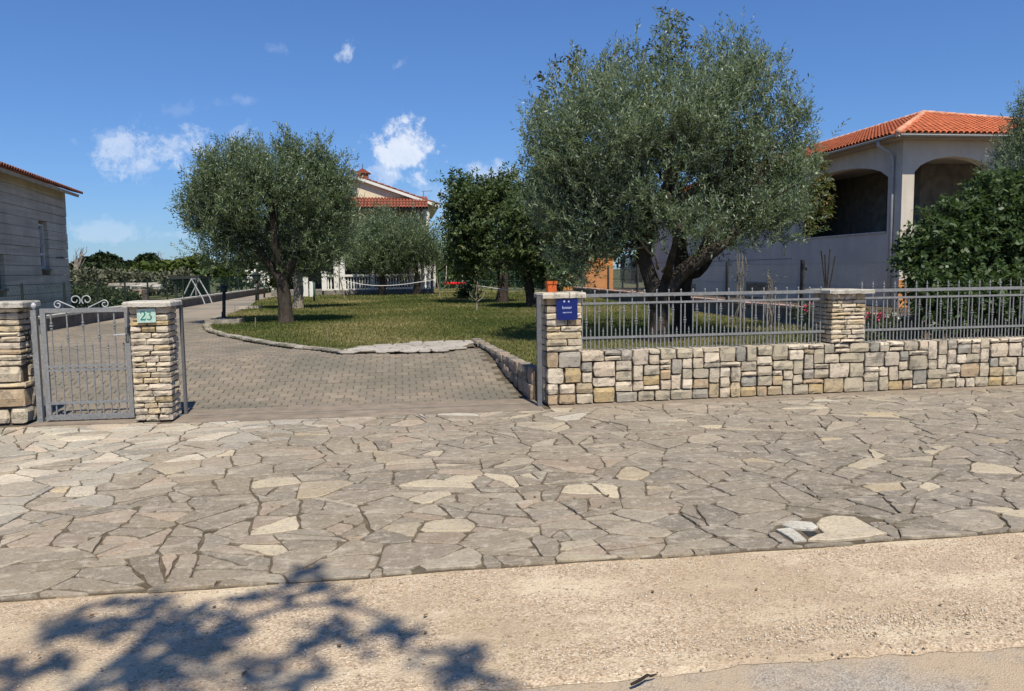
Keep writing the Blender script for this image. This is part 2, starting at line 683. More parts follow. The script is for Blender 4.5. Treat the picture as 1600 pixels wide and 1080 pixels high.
def crown_points(ells, n, seed, shell=.5, gap=-.22, freq=2.0):
    """ells: list of (centre, radii, weight); returns points and outward normals"""
    g = np.random.default_rng(seed)
    P, N = [], []
    w = np.array([e[2] if len(e) > 2 else (e[1][0] * e[1][1] + e[1][1] * e[1][2] + e[1][0] * e[1][2]) for e in ells])
    w = w / w.sum()
    for (e, ww) in zip(ells, w):
        k = int(n * ww * 1.6)
        d = nrm(g.normal(size=(k, 3)))
        r = g.uniform(shell ** 2, 1, k) ** .5
        r *= 1 + .10 * g.normal(size=k)
        R = np.array(e[1])
        p = np.array(e[0]) + d * R * r[:, None]
        P.append(p)
        N.append(nrm(d / R))
    P, N = np.vstack(P), np.vstack(N)
    f = Field3(freq, seed + 5)
    keep = f(P) > gap
    # drop points deep inside another lobe
    for e in ells:
        q = (P - np.array(e[0])) / np.array(e[1])
        keep &= (q ** 2).sum(1) > shell ** 2 * .8
    idx = np.nonzero(keep)[0]
    g.shuffle(idx)
    return P[idx][:n], N[idx][:n]


def crown_clusters(ells, ncl, per, rad, seed, shell=.5, gap=-.2, freq=1.6, up=.7, size=1.0):
    """branch sprays: groups of twigs gathered round points of the crown, so that gaps open between them"""
    g = np.random.default_rng(seed + 77)
    ells = [(e[0], tuple(v * size for v in e[1])) for e in ells]
    P, N = crown_points(ells, ncl, seed, shell, gap, freq)
    D = nrm(N + np.array([0, 0, up]) + g.normal(size=N.shape) * .25)
    k = g.uniform(.6, 1.3, len(P))
    a = g.normal(size=(len(P), per, 3)) * (rad * .55) * k[:, None, None]
    a += D[:, None, :] * (g.uniform(-1.1, 1.1, (len(P), per, 1)) * rad * 1.5 * k[:, None, None])
    Q = (P[:, None, :] + a).reshape(-1, 3)
    M_ = nrm((D[:, None, :] + nrm(a.reshape(-1, 3)).reshape(a.shape) * .55).reshape(-1, 3))
    return Q, M_


def sprigs(P, N, seed, length, leaves, ll, lw, up=.4, out=.6, droop=0., broad=False, ttone=None, spreadang=.8, fold=True):
    """leafy twigs: returns V, F, tint"""
    g = np.random.default_rng(seed)
    n = len(P)
    D = nrm(N * out + np.array([0, 0, up]) + g.normal(size=(n, 3)) * .45)
    L = length * g.uniform(.6, 1.35, n)
    m = leaves
    t = (np.arange(m) + .5) / m
    base = P[:, None, :] + D[:, None, :] * (L[:, None, None] * t[None, :, None])
    if droop:
        base[:, :, 2] -= droop * (L[:, None] * t[None, :] ** 2)
    # perpendicular frame
    ref = g.normal(size=(n, 3))
    A = nrm(np.cross(D, ref))
    B = np.cross(D, A)
    ph = g.uniform(0, 6.28, (n, 1)) + np.arange(m)[None, :] * 2.4
    rad = A[:, None, :] * np.cos(ph)[..., None] + B[:, None, :] * np.sin(ph)[..., None]
    dirs = D[:, None, :] * (1 - .45 * spreadang) + rad * spreadang + g.normal(size=(n, m, 3)) * .15
    dirs[:, :, 2] -= droop * .8
    dirs = nrm(dirs.reshape(-1, 3))
    base = base.reshape(-1, 3)
    K = len(base)
    ls = ll * g.uniform(.6, 1.25, (K, 1))
    ws = lw * g.uniform(.7, 1.2, (K, 1))
    nn = np.array([0, 0, 1.]) + g.normal(size=(K, 3)) * .75
    side = nrm(np.cross(dirs, nn))
    if ttone is None:
        tone = g.beta(2, 2.2, K)
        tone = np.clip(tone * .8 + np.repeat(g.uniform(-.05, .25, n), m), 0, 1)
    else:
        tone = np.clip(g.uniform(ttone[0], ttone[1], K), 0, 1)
    if not broad:
        V = np.stack([base, base + dirs * ls * .5 + side * ws * .5, base + dirs * ls, base + dirs * ls * .5 - side * ws * .5], 1)
        F = np.arange(K * 4).reshape(K, 4)
        return V.reshape(-1, 3), F, np.repeat(tone, 4)
    nor = np.cross(side, dirs)
    dip = -nor * ls * .12
    V = np.stack([base,
                  base + dirs * ls * .30 + side * ws * .46, base + dirs * ls * .68 + side * ws * .40,
                  base + dirs * ls + dip,
                  base + dirs * ls * .68 - side * ws * .40, base + dirs * ls * .30 - side * ws * .46], 1)
    F = np.arange(K * 6).reshape(K, 6)
    return V.reshape(-1, 3), F, np.repeat(tone, 6)


def merge(parts):
    V, F, T, o = [], [], [], 0
    for v, f, t in parts:
        V.append(v)
        F.append(f + o)
        T.append(t)
        o += len(v)
    return np.vstack(V), np.vstack(F), np.concatenate(T)


def ell(px, py, rx, ry, Y, dz=1.0, w=None):
    """crown lobe: centre on the sight line at depth Y, radii in metres from the size it shows"""
    c = AY(px, py, Y)
    dep = (c - Vector(_C)).dot(Vector(_f))
    s = dep / FPX
    e = [tuple(c), (rx * s, min(rx, ry) * s * dz, ry * s)]
    if w:
        e.append(w)
    return tuple(e)


def bend(a, b, k, sag=.0, seed=0, amp=.06):
    g = random.Random(seed)
    a, b = Vector(a), Vector(b)
    L = (b - a).length
    out = []
    for i in range(k + 1):
        t = i / k
        p = a.lerp(b, t)
        if 0 < i < k:
            p += Vector((g.uniform(-1, 1), g.uniform(-1, 1), g.uniform(-1, 1))) * L * amp
        p.z += sag * L * math.sin(math.pi * t)
        out.append(p)
    return out


# ================================================================== GROUND, STREET
WALL_A = math.atan2(.32, 6.7)


def wall_y(x):
    return 9.42 + .047 * (x - 1.73) if x > 1.73 else 9.42 - .012 * (1.73 - x)


def ramp(y):
    t = min(1, max(0, (y - 10.1) / 3.0))
    return -.004 + .334 * (t * t * (3 - 2 * t))


b = MB(); b.sheet([(-2500, -300), (2500, -300), (2500, 9.0), (-2500, 9.0)], -.30)
tag(b.build('ground', 'field'), 'bare ground lying below the street', 'ground', kind='structure')
b = MB(); b.sheet([(-2500, 58), (2500, 58), (2500, 3500), (-2500, 3500)], .28)
tag(b.build('far_field', 'field'), 'scrubby level field beyond the houses reaching the horizon', 'field', kind='structure')
b = MB(); b.sheet([(-80, 9.6), (-8.7, 9.6), (-8.7, 58), (-80, 58)], .28)
tag(b.build('neighbour_ground', 'field'), 'rough ground round the grey house beyond the driveway wall', 'ground', kind='structure')
b = MB(); b.sheet([(9.2, 9.6), (90, 9.6), (90, 58), (9.2, 58)], .28)
tag(b.build('neighbour_garden', 'bed'), 'garden soil round the arched house behind the stone wall', 'ground', kind='structure')

# street: asphalt and pebbled shoulder
b = MB(); b.sheet([(-60, -40), (60, -40), (60, 3.6), (-60, 3.6)], -.034)
tag(b.build('road', 'asphalt'), 'worn grey road surface along the bottom of the view', 'road', kind='structure')
b = MB()
ys = []
N_ = 500
edge = []
for i in range(N_ + 1):
    x = -14 + 28 * i / N_
    edge.append((x, 3.06 + .05 * mnoise.noise(Vector((x * .9, 2, 0))) + .03 * mnoise.noise(Vector((x * 3.1, 5, 0))) + .035 * mnoise.noise(Vector((x * 9, 1, 0)))))
for i in range(N_):
    b.add([(edge[i][0], edge[i][1], -.0315), (edge[i + 1][0], edge[i + 1][1], -.0315), (edge[i + 1][0], edge[i + 1][1] + .05, -.022), (edge[i][0], edge[i][1] + .05, -.022),
           (edge[i + 1][0], 4.6, -.020), (edge[i][0], 4.6, -.020)], [(0, 1, 2, 3), (3, 2, 4, 5)])
tag(b.build('road_shoulder', 'gravel', recalc=False), 'beige pebbled concrete strip between the crazy paving and the road', 'road shoulder', kind='structure')

# ---- crazy paving
EDGE_Y = lambda x: 4.29 + .012 * (x + 2) + .012 * math.sin(x * 2.3) + .01 * math.sin(x * 7.1)
pave = MB()
xs = np.linspace(-11, 13, 97)
for i in range(96):
    xa, xb = xs[i], xs[i + 1]
    pave.add([(xa, EDGE_Y(xa) + .004, -.04), (xb, EDGE_Y(xb) + .004, -.04), (xb, EDGE_Y(xb) + .004, -.013), (xa, EDGE_Y(xa) + .004, -.013),
              (xb, wall_y(xb) + .15, -.013), (xa, wall_y(xa) + .15, -.013)], [(0, 1, 2, 3), (3, 2, 4, 5)])
pave_o = pave.build('pavement', 'joint', recalc=False)
tag(pave_o, 'crazy paving of irregular flat stones in front of the gateway', 'pavement', kind='structure')


def clip(poly, a, c):
    """keep points with a.x*x + a.y*y <= c"""
    out = []
    n = len(poly)
    for i in range(n):
        p, q = poly[i], poly[(i + 1) % n]
        dp, dq = a[0] * p[0] + a[1] * p[1] - c, a[0] * q[0] + a[1] * q[1] - c
        if dp <= 0:
            out.append(p)
        if (dp < 0 < dq) or (dq < 0 < dp):
            t = dp / (dp - dq)
            out.append((p[0] + t * (q[0] - p[0]), p[1] + t * (q[1] - p[1])))
    return out


def area(p):
    return .5 * abs(sum(p[i][0] * p[(i + 1) % len(p)][1] - p[(i + 1) % len(p)][0] * p[i][1] for i in range(len(p))))


def ccw(p):
    s = sum(p[i][0] * p[(i + 1) % len(p)][1] - p[(i + 1) % len(p)][0] * p[i][1] for i in range(len(p)))
    return p if s > 0 else p[::-1]


def inset(p, d):
    p = ccw(p)
    out = list(p)
    n = len(p)
    for i in range(n):
        a, q = p[i], p[(i + 1) % n]
        ex, ey = q[0] - a[0], q[1] - a[1]
        l = math.hypot(ex, ey)
        if l < 1e-5:
            continue
        nx, ny = ey / l, -ex / l
        out = clip(out, (nx, ny), nx * a[0] + ny * a[1] - d)
        if len(out) < 3:
            return []
    return out


def cleanp(p, mind):
    out = []
    for q in p:
        if not out or math.hypot(q[0] - out[-1][0], q[1] - out[-1][1]) > mind:
            out.append(q)
    if len(out) > 2 and math.hypot(out[0][0] - out[-1][0], out[0][1] - out[-1][1]) < mind:
        out.pop()
    return out


def voronoi_cells(x0, x1, y0, y1, sp, r):
    nx, ny = int((x1 - x0) / sp) + 3, int((y1 - y0) / sp) + 3
    pts = {}
    for i in range(-1, nx):
        for j in range(-1, ny):
            pts[i, j] = (x0 + (i + .5 + r.uniform(-.48, .48)) * sp, y0 + (j + .5 + r.uniform(-.48, .48)) * sp)
    cells = []
    for (i, j), p in pts.items():
        poly = [(p[0] - 2 * sp, p[1] - 2 * sp), (p[0] + 2 * sp, p[1] - 2 * sp), (p[0] + 2 * sp, p[1] + 2 * sp), (p[0] - 2 * sp, p[1] + 2 * sp)]
        for di in range(-2, 3):
            for dj in range(-2, 3):
                if (di or dj) and (i + di, j + dj) in pts:
                    q = pts[i + di, j + dj]
                    a = (q[0] - p[0], q[1] - p[1])
                    poly = clip(poly, a, .5 * (q[0] ** 2 + q[1] ** 2 - p[0] ** 2 - p[1] ** 2))
        cells.append(poly)
    return cells


# the drain hole and the pale stones that frame it
def drainpx(l):
    return [tuple(G(1180 + x / 7.27, 780 + y / 7.27, 0).xy) for x, y in l]


dr_a = drainpx([(305, 290), (395, 245), (650, 265), (715, 315), (640, 345), (420, 325)])
dr_b = drainpx([(235, 345), (400, 330), (480, 378), (585, 462), (440, 470), (370, 420)])
dr_c = drainpx([(690, 280), (750, 210), (880, 180), (1130, 195), (1240, 260), (1340, 312), (1420, 350), (1500, 385), (1300, 425), (1100, 448), (810, 472), (600, 462), (690, 412), (790, 392), (730, 330)])
dr_hole = drainpx([(500, 335), (690, 345), (765, 395), (600, 415)])
hull = ccw(drainpx([(200, 345), (300, 270), (395, 230), (750, 190), (880, 165), (1130, 180), (1260, 255), (1560, 390), (1100, 480), (440, 500)]))


def cut_hull(p, h):
    best = []
    n = len(h)
    for i in range(n):
        a, q = h[i], h[(i + 1) % n]
        ex, ey = q[0] - a[0], q[1] - a[1]
        l = math.hypot(ex, ey)
        nx, ny = ey / l, -ex / l
        k = clip(p, (-nx, -ny), -(nx * a[0] + ny * a[1]))
        if len(k) > 2 and area(k) > (area(best) if best else 0):
            best = k
    return best


def threshold_front(x):
    return 9.05 if -2.4 < x < 1.6 else None


rp = random.Random(21)
cells = []
for c in voronoi_cells(-10.5, 12.5, 4.0, 9.8, .375, rp):
    c = [(p[0], p[1]) for p in c]
    stack = [(c, 0)]
    while stack:
        q, dep = stack.pop()
        A = area(q)
        if A > rp.choice((.03, .05, .075, .11, .16)) and dep < 4 or (A > .04 and rp.random() < .16 and dep < 4):
            # split across a point near the middle, mostly along the long way of the stone
            cx, cy = sum(p[0] for p in q) / len(q), sum(p[1] for p in q) / len(q)
            cx += rp.uniform(-.06, .06); cy += rp.uniform(-.06, .06)
            a = rp.gauss(math.pi / 2, .55) if rp.random() < .62 else rp.uniform(0, math.pi)
            nx, ny = math.cos(a), math.sin(a)
            k = nx * cx + ny * cy
            halves = []
            for sgn in (1, -1):
                h_ = clip(q, (nx * sgn, ny * sgn), k * sgn)
                halves.append(h_)
            ok_ = all(len(h_) > 2 and area(h_) / sum(math.dist(h_[i], h_[i - 1]) for i in range(len(h_))) > .018 for h_ in halves)
            if ok_:
                stack += [(h_, dep + 1) for h_ in halves]
            elif dep < 3:
                stack.append((q, dep + 1))
            else:
                cells.append(q)
        elif A > .006:
            cells.append(q)


def flag_tint(x, y, A):
    clean = max(0, min(1, (-1.2 - x + (y - 7.2) * .55) / 1.2))       # washed pale corner by the small gate
    right = max(0, min(1, (x - 1.2) / 2.2))
    u = rp.random()
    if rp.random() < clean * .85:
        base = rp.choice(((.50, .47, .43), (.42, .42, .40), (.55, .52, .47), (.36, .36, .345), (.47, .41, .36)))
    elif u < .06:
        base = (.62, .56, .45)
    elif u < .085:
        base = (.57, .48, .33)
    elif u < .19:
        base = (.40, .32, .26)
    elif u < .30:
        base = (.39, .36, .31)
    else:
        base = rp.choice(((.29, .255, .205), (.265, .235, .19), (.32, .275, .22), (.25, .23, .195), (.34, .30, .25)))
    if right and u >= .085:
        g_ = rp.choice(((.22, .205, .185), (.26, .24, .215), (.30, .275, .245), (.235, .215, .19)))
        base = tuple(base[i] * (1 - right * .7) + g_[i] * right * .7 for i in range(3))
    if y > 8.3 and rp.random() < .35:
        base = tuple(min(.58, v * 1.35) for v in base)
    if math.dist((x, y), (2.6, 4.75)) < .95:
        base = rp.choice(((.25, .23, .195), (.27, .245, .205), (.235, .215, .185)))
    j = rp.uniform(.72, 1.30)
    k3 = (.80, .735, .605)
    return tuple(v * j * k3[i] * (1 + .25 * clean) for i, v in enumerate(base))


def flag_mesh(mb, poly, tint, top, th=.02, rounder=True, jit=.008):
    p = ccw(poly)
    p = cleanp(p, .018)
    if len(p) < 3:
        return False
    if rounder:
        q = []
        n = len(p)
        for i in range(n):
            a, m_, c_ = p[i - 1], p[i], p[(i + 1) % n]
            k1, k2 = rp.uniform(.08, .24), rp.uniform(.08, .24)
            q.append((m_[0] + (a[0] - m_[0]) * k1, m_[1] + (a[1] - m_[1]) * k1))
            q.append((m_[0] + (c_[0] - m_[0]) * k2, m_[1] + (c_[1] - m_[1]) * k2))
        p = []
        n = len(q)
        for i in range(n):
            p.append(q[i])
            c_ = q[(i + 1) % n]
            L = math.hypot(c_[0] - q[i][0], c_[1] - q[i][1])
            for t in ((.33, .66) if L > .22 else ((.5,) if L > .09 else ())):
                t += rp.uniform(-.1, .1)
                o = rp.uniform(-.016, .007) * min(1, L / .2)
                p.append((q[i][0] + (c_[0] - q[i][0]) * t + (c_[1] - q[i][1]) / L * o, q[i][1] + (c_[1] - q[i][1]) * t - (c_[0] - q[i][0]) / L * o))
    n = len(p)
    cx, cy = sum(a[0] for a in p) / n, sum(a[1] for a in p) / n
    sx, sy = rp.gauss(0, .006), rp.gauss(0, .006)
    zt = lambda x, y: top + sx * (x - cx) + sy * (y - cy)
    vs = [(a[0], a[1], zt(*a) - th) for a in p]
    vs += [(a[0], a[1], zt(*a) - .005) for a in p]
    vs += [(a[0] + (cx - a[0]) * .05, a[1] + (cy - a[1]) * .05, zt(*a)) for a in p]
    fs = [(i, (i + 1) % n, (i + 1) % n + n, i + n) for i in range(n)]
    fs += [(i + n, (i + 1) % n + n, (i + 1) % n + 2 * n, i + 2 * n) for i in range(n)]
    fs.append(tuple(range(2 * n, 3 * n)))
    mb.add(vs, fs, tint)
    return (cx, cy)


final = []
for q in cells:
    q = clip(q, (0, -1), -(EDGE_Y(sum(p[0] for p in q) / len(q))))
    if len(q) < 3:
        continue
    cx = sum(p[0] for p in q) / len(q)
    cy = sum(p[1] for p in q) / len(q)
    lim = wall_y(cx) - (.16 if cx > 1.5 else (.02 if cx < -2.5 else .0))
    if -2.75 < cx < 1.75:
        lim = 9.20
    q = clip(q, (0, 1), lim)
    if len(q) < 3:
        continue
    hx = [p[0] for p in hull]; hy = [p[1] for p in hull]
    if max(p[0] for p in q) > min(hx) and min(p[0] for p in q) < max(hx) and min(p[1] for p in q) < max(hy):
        inner = q
        for i in range(len(hull)):
            a, c_ = hull[i], hull[(i + 1) % len(hull)]
            ex, ey = c_[0] - a[0], c_[1] - a[1]
            l = math.hypot(ex, ey)
            inner = clip(inner, (ey / l, -ex / l), (ey * a[0] - ex * a[1]) / l)
            if len(inner) < 3:
                break
        if len(inner) > 2 and area(inner) > 1e-5:
            q = cut_hull(q, hull)
            if len(q) < 3:
                continue
    q = inset(q, rp.uniform(.002, .0065))
    q = cleanp(q, .012)
    if len(q) < 3 or area(q) < .003:
        continue
    final.append(q)


def shown(q):
    cx, cy = sum(p[0] for p in q) / len(q), sum(p[1] for p in q) / len(q)
    d = Vector((cx, cy, 0)) - Vector(_C)
    z = d.dot(Vector(_f))
    px = 800 + FPX * d.dot(Vector(_r)) / z
    vis = 1 if -30 < px < 1630 else .02
    return -area(q) / cy ** 3 * vis


final.sort(key=shown)
rest = MB()
nfl = 0
for k, q in enumerate(final):
    cx, cy = sum(p[0] for p in q) / len(q), sum(p[1] for p in q) / len(q)
    t = flag_tint(cx, cy, area(q))
    if k < 296:
        mb = MB()
        if flag_mesh(mb, q, t, rp.uniform(-.003, .005)):
            mb.build('paving_stone', 'flag', pave_o, org=(cx, cy, 0), recalc=False)
    else:
        flag_mesh(rest, q, t, rp.uniform(-.003, .005))
tag(rest.build('small_paving_stones', 'flag', pave_o, recalc=False), kind='stuff')
for poly, t, lb in ((dr_a, (.60, .58, .50), 'pale slab behind the drain hole'), (dr_b, (.60, .58, .50), 'pale slab left of the drain hole'), (dr_c, (.60, .50, .34), 'cream slab right of the drain hole')):
    mb = MB()
    flag_mesh(mb, poly, t, .004, rounder=False)
    c_ = (sum(p[0] for p in poly) / len(poly), sum(p[1] for p in poly) / len(poly), 0)
    o = mb.build('paving_stone', 'flag', pave_o, org=c_, recalc=False)
    o['label'] = lb
# flat dark sheet just above the bed, standing in for shade in the drain pit
b = MB()
hp = ccw(inset(dr_hole, .012))
b.add([(p[0], p[1], -.0085) for p in hp], [tuple(range(len(hp)))])
tag(b.build('drain_hole', 'post', recalc=False), 'dark sheet for the small drain hole between pale slabs at the paving edge', 'drain')

# concrete threshold across the gateway and a strip by the small gate
b = MB()
TX0, TX1 = -2.56, 1.66
n = 40
for i in range(n):
    xa, xb = TX0 + (TX1 - TX0) * i / n, TX0 + (TX1 - TX0) * (i + 1) / n
    b.add([(xa, 9.215, .0), (xb, 9.215, .0), (xb, 9.215, -.03), (xa, 9.215, -.03), (xb, 9.62, .003), (xa, 9.62, .003)], [(3, 2, 1, 0), (0, 1, 4, 5)])
    b.add([(xa, 9.64, .003), (xb, 9.64, .003), (xb, 10.08, -.002), (xa, 10.08, -.002)], [(0, 1, 2, 3)])
    b.add([(xa, 9.60, -.004), (xb, 9.60, -.004), (xb, 9.66, -.004), (xa, 9.66, -.004)], [(0, 1, 2, 3)])
tag(b.build('threshold', 'concrete', recalc=False), 'worn concrete threshold strip across the wide gateway', 'threshold', kind='structure')
b = MB(); b.box((-4.1, 9.30, -.03), (-2.95, 9.62, .012))
tag(b.build('gate_step', 'concrete'), 'low concrete sill under the small grey gate', 'step')
b = MB()
for i in range(40):
    xa, xb = 1.75 + .28 * i, 1.75 + .28 * (i + 1)
    b.add([(xa, wall_y(xa) - .165, -.006), (xb, wall_y(xb) - .165, -.006), (xb, wall_y(xb) + .1, .012), (xa, wall_y(xa) + .1, .012)], [(0, 1, 2, 3)])
tag(b.build('wall_footing', 'concrete', recalc=False), 'narrow brown mortar strip along the foot of the stone wall', 'wall footing', kind='structure')

# ---- driveway of small pavers
drive = MB()
yy = np.concatenate([np.linspace(9.9, 14, 36), np.linspace(15, 56, 22)])
for i in range(len(yy) - 1):
    x0, x1 = -9.0, 3.2
    drive.add([(x0, yy[i], ramp(yy[i]) - .014), (x1, yy[i], ramp(yy[i]) - .014), (x1, yy[i + 1], ramp(yy[i + 1]) - .014), (x0, yy[i + 1], ramp(yy[i + 1]) - .014)], [(0, 1, 2, 3)])
drive_o = drive.build('driveway', 'sand', recalc=False)
tag(drive_o, 'long paved driveway curving past the lawn towards the far house', 'driveway', kind='structure')

# outline of the lawn (also the driveway's right edge)
LAWN_Z = .352
lawn_edge_px = [(530, 551), (500, 547), (460, 543), (420, 538), (380, 531), (345, 524), (322, 517), (316, 511), (326, 503), (352, 494), (378, 485), (392, 478), (402, 470), (430, 464)]
lawn_edge = [G(x, y, LAWN_Z) for x, y in lawn_edge_px]
front_r = G(735, 533, LAWN_Z)
CURB = [(1.62, 9.95), (1.50, 11.2), (1.38, 12.6), (front_r.x, front_r.y)]


def in_poly(x, y, P):
    c = False
    n = len(P)
    for i in range(n):
        a, b_ = P[i], P[i - 1]
        if (a[1] > y) != (b_[1] > y) and x < (b_[0] - a[0]) * (y - a[1]) / (b_[1] - a[1]) + a[0]:
            c = not c
    return c


patch = [G(x, y, LAWN_Z) for x, y in [(528, 551), (560, 543), (600, 538), (660, 534), (735, 532), (742, 541), (700, 548), (640, 550)]]
LAWN = [(p.x, p.y) for p in lawn_edge[::-1]] + [(p.x, p.y) for p in patch[1:5]] + [(CURB[2][0] + .16, CURB[2][1]), (CURB[1][0] + .16, CURB[1][1]), (1.80, 9.85), (8.55, 10.2), (8.55, 60), (-6.8, 60)]
# pavers: outline of a stone with clipped corners
PW, PL = .19, .15


def paver_poly(cx, cy):
    w, l, k = PW / 2 - .004, PL / 2 - .004, .026
    return [(cx - w + k, cy - l), (cx + w - k, cy - l), (cx + w, cy - l + k), (cx + w, cy + l - k), (cx + w - k, cy + l), (cx - w + k, cy + l), (cx - w, cy + l - k), (cx - w, cy - l + k)]


def drive_ok(x, y):
    if in_poly(x, y, LAWN):
        return False
    if y < 15.0 and x > -2 and x > CURB[0][0] + (y - CURB[0][1]) * (CURB[3][0] - CURB[0][0]) / (CURB[3][1] - CURB[0][1]) - .12:
        return False
    if in_poly(x, y, [(p.x, p.y) for p in patch]):
        return False
    return x > -8.3


rest = MB()
cnt = 0
tints = [(.235, .19, .14), (.21, .175, .13), (.26, .21, .155), (.22, .185, .145), (.19, .16, .12)]
order = []
for j in range(90):
    y = 10.09 + PL * (j + .5)
    for i in range(-45, 14):
        x = i * PW + (PW / 2 if j % 2 else 0)
        if -2.5 < x < 1.6 or y > 10.3 or x < -2.6:
            if drive_ok(x, y):
                order.append((y, x))
# beyond this the joints are finer than a pixel and the material takes over
vis = lambda y, x: (0 if (-2.75 * y / 9.6 < x or x < -2.9 * y / 9.5) else 1)
order.sort(key=lambda a: (vis(*a), a[0]))


def paver_mesh(mb, x, y, t):
    p = paver_poly(x, y)
    dz = rp.uniform(-.0025, .0025)
    zz = lambda a: ramp(a[1]) + dz
    n = 8
    vs = [(a[0], a[1], zz(a) - .016) for a in p] + [(a[0], a[1], zz(a) - .003) for a in p] + [(x + (a[0] - x) * .94, y + (a[1] - y) * .94, zz(a)) for a in p]
    fs = [(i, (i + 1) % n, (i + 1) % n + n, i + n) for i in range(n)] + [(i + n, (i + 1) % n + n, (i + 1) % n + 2 * n, i + 2 * n) for i in range(n)] + [tuple(range(16, 24))]
    mb.add(vs, fs, t)


for k, (y, x) in enumerate(order):
    jv = rp.uniform(.9, 1.1); t = tuple(v * jv for v in rp.choice(tints))
    if k < 298:
        mb = MB(); paver_mesh(mb, x, y, t)
        mb.build('paver', 'paver', drive_o, org=(x, y, ramp(y)), recalc=False)
    else:
        paver_mesh(rest, x, y, t)
tag(rest.build('far_pavers', 'paver', drive_o, recalc=False), kind='stuff')
# far stretch of the drive
b = MB(); b.cur = (.30, .25, .195)
b.add([(-8.35, 23.56, ramp(24)), (-2, 23.56, ramp(24)), (-2, 57, ramp(57)), (-8.6, 57, ramp(57))], [(0, 1, 2, 3)])
b.build('far_drive_surface', 'paver', drive_o, recalc=False)

# ---- lawn
b = MB(); b.sheet(LAWN, LAWN_Z)
lawn_o = b.build('lawn', 'soil', recalc=False)
tag(lawn_o, 'dry green lawn behind the stone wall', 'lawn', kind='structure')
g = np.random.default_rng(3)
nb = 150000
yv = 9.9 + 40 * g.beta(1, 2.6, nb * 2)
xv = g.uniform(-8, 9, nb * 2)
okm = np.array([abs(x) < 1 or True for x in xv])
LP = np.array(LAWN)


def in_poly_np(x, y, P):
    c = np.zeros(len(x), bool)
    for i in range(len(P)):
        a, b_ = P[i], P[i - 1]
        if a[1] == b_[1]:
            continue
        cond = ((a[1] > y) != (b_[1] > y)) & (x < (b_[0] - a[0]) * (y - a[1]) / (b_[1] - a[1]) + a[0])
        c ^= cond
    return c


msk = in_poly_np(xv, yv, LP) & (xv > -.17 * yv - .5 * 0 - 1.5) & (xv < .72 * yv + 1)
xv, yv = xv[msk][:nb], yv[msk][:nb]
n = len(xv)
fld = Field3(.9, 3)(np.stack([xv, yv, 0 * xv], 1))
sc_ = .6 + .028 * yv
hh = (.030 + .018 * g.random(n)) * sc_
ww = .006 * sc_ * (1 + .05 * yv)
an = g.uniform(0, 6.28, n)
bx, by = np.cos(an), np.sin(an)
lx, ly = g.normal(0, .02, n) * sc_, g.normal(0, .02, n) * sc_
V = np.stack([np.stack([xv - bx * ww, yv - by * ww, 0 * xv + LAWN_Z], 1), np.stack([xv + bx * ww, yv + by * ww, 0 * xv + LAWN_Z], 1), np.stack([xv + lx, yv + ly, LAWN_Z + hh], 1)], 1).reshape(-1, 3)
fl2 = Field3(2.6, 8)(np.stack([xv, yv, 0 * xv], 1))
tone = np.clip(.52 + .6 * fld + .35 * fl2 + g.normal(0, .17, n), 0, 1)
o = rawmesh('grass', V, np.arange(3 * n).reshape(n, 3), np.repeat(tone, 3), 'grass')
tag(o, 'short dry green grass blades covering the lawn', 'grass', kind='stuff')


# ================================================================== STONE WALL AND PILLARS
CREAM = [(.68, .575, .42), (.64, .54, .40), (.70, .60, .46), (.56, .465, .34), (.65, .54, .42), (.62, .49, .31)]
WALLT = [(.66, .56, .42), (.64, .54, .40), (.58, .49, .36), (.70, .60, .46), (.50, .43, .33), (.40, .36, .30), (.64, .52, .39), (.68, .57, .44), (.72, .61, .47), (.33, .31, .265), (.62, .52, .41)]
OCHRE = [(.52, .38, .19), (.50, .36, .22), (.53, .41, .25)]


def block(w, h, d, o, ex, ey, tint, r, pil=.007, nx=5, nz=3):
    """rough stone: face towards -ey, local x along ex, origin at the middle of the face"""
    o = Vector(o)
    xs_ = [-.5, -.5 + r.uniform(.05, .16), r.uniform(-.2, .2), .5 - r.uniform(.05, .16), .5]
    zs_ = [-.5, r.uniform(-.28, .28), .5]
    grid = []
    for j in range(nz):
        for i in range(nx):
            x, z = xs_[i] * w, zs_[j] * h
            edge = i in (0, nx - 1) or j in (0, nz - 1)
            if edge:
                x += r.uniform(-.006, .006); z += r.uniform(-.005, .005)
            if i in (0, nx - 1) and j in (0, nz - 1):
                k = r.uniform(.02, .16)
                x *= 1 - k * min(1, h / w); z *= 1 - k * .8
            y = r.uniform(0, .006) + (pil if edge else r.uniform(-.012, .006))
            grid.append((x, y, z))
    peri = list(range(nx)) + [nx * 2 - 1] + list(range(nx * 3 - 1, nx * 2 - 1, -1)) + [nx]
    W3 = lambda p: o + ex * p[0] + ey * p[1] + Vector((0, 0, p[2]))
    vs = [W3(p) for p in grid] + [W3((grid[i][0], d, grid[i][2])) for i in peri]
    fs = []
    for j in range(nz - 1):
        for i in range(nx - 1):
            a = j * nx + i
            fs.append((a, a + 1, a + 1 + nx, a + nx))
    n = len(peri)
    for i in range(n):
        a, c_ = peri[i], peri[(i + 1) % n]
        fs.append((c_, a, nx * nz + i, nx * nz + (i + 1) % n))
    mb = MB()
    mb.add(vs, fs, tint)
    return mb


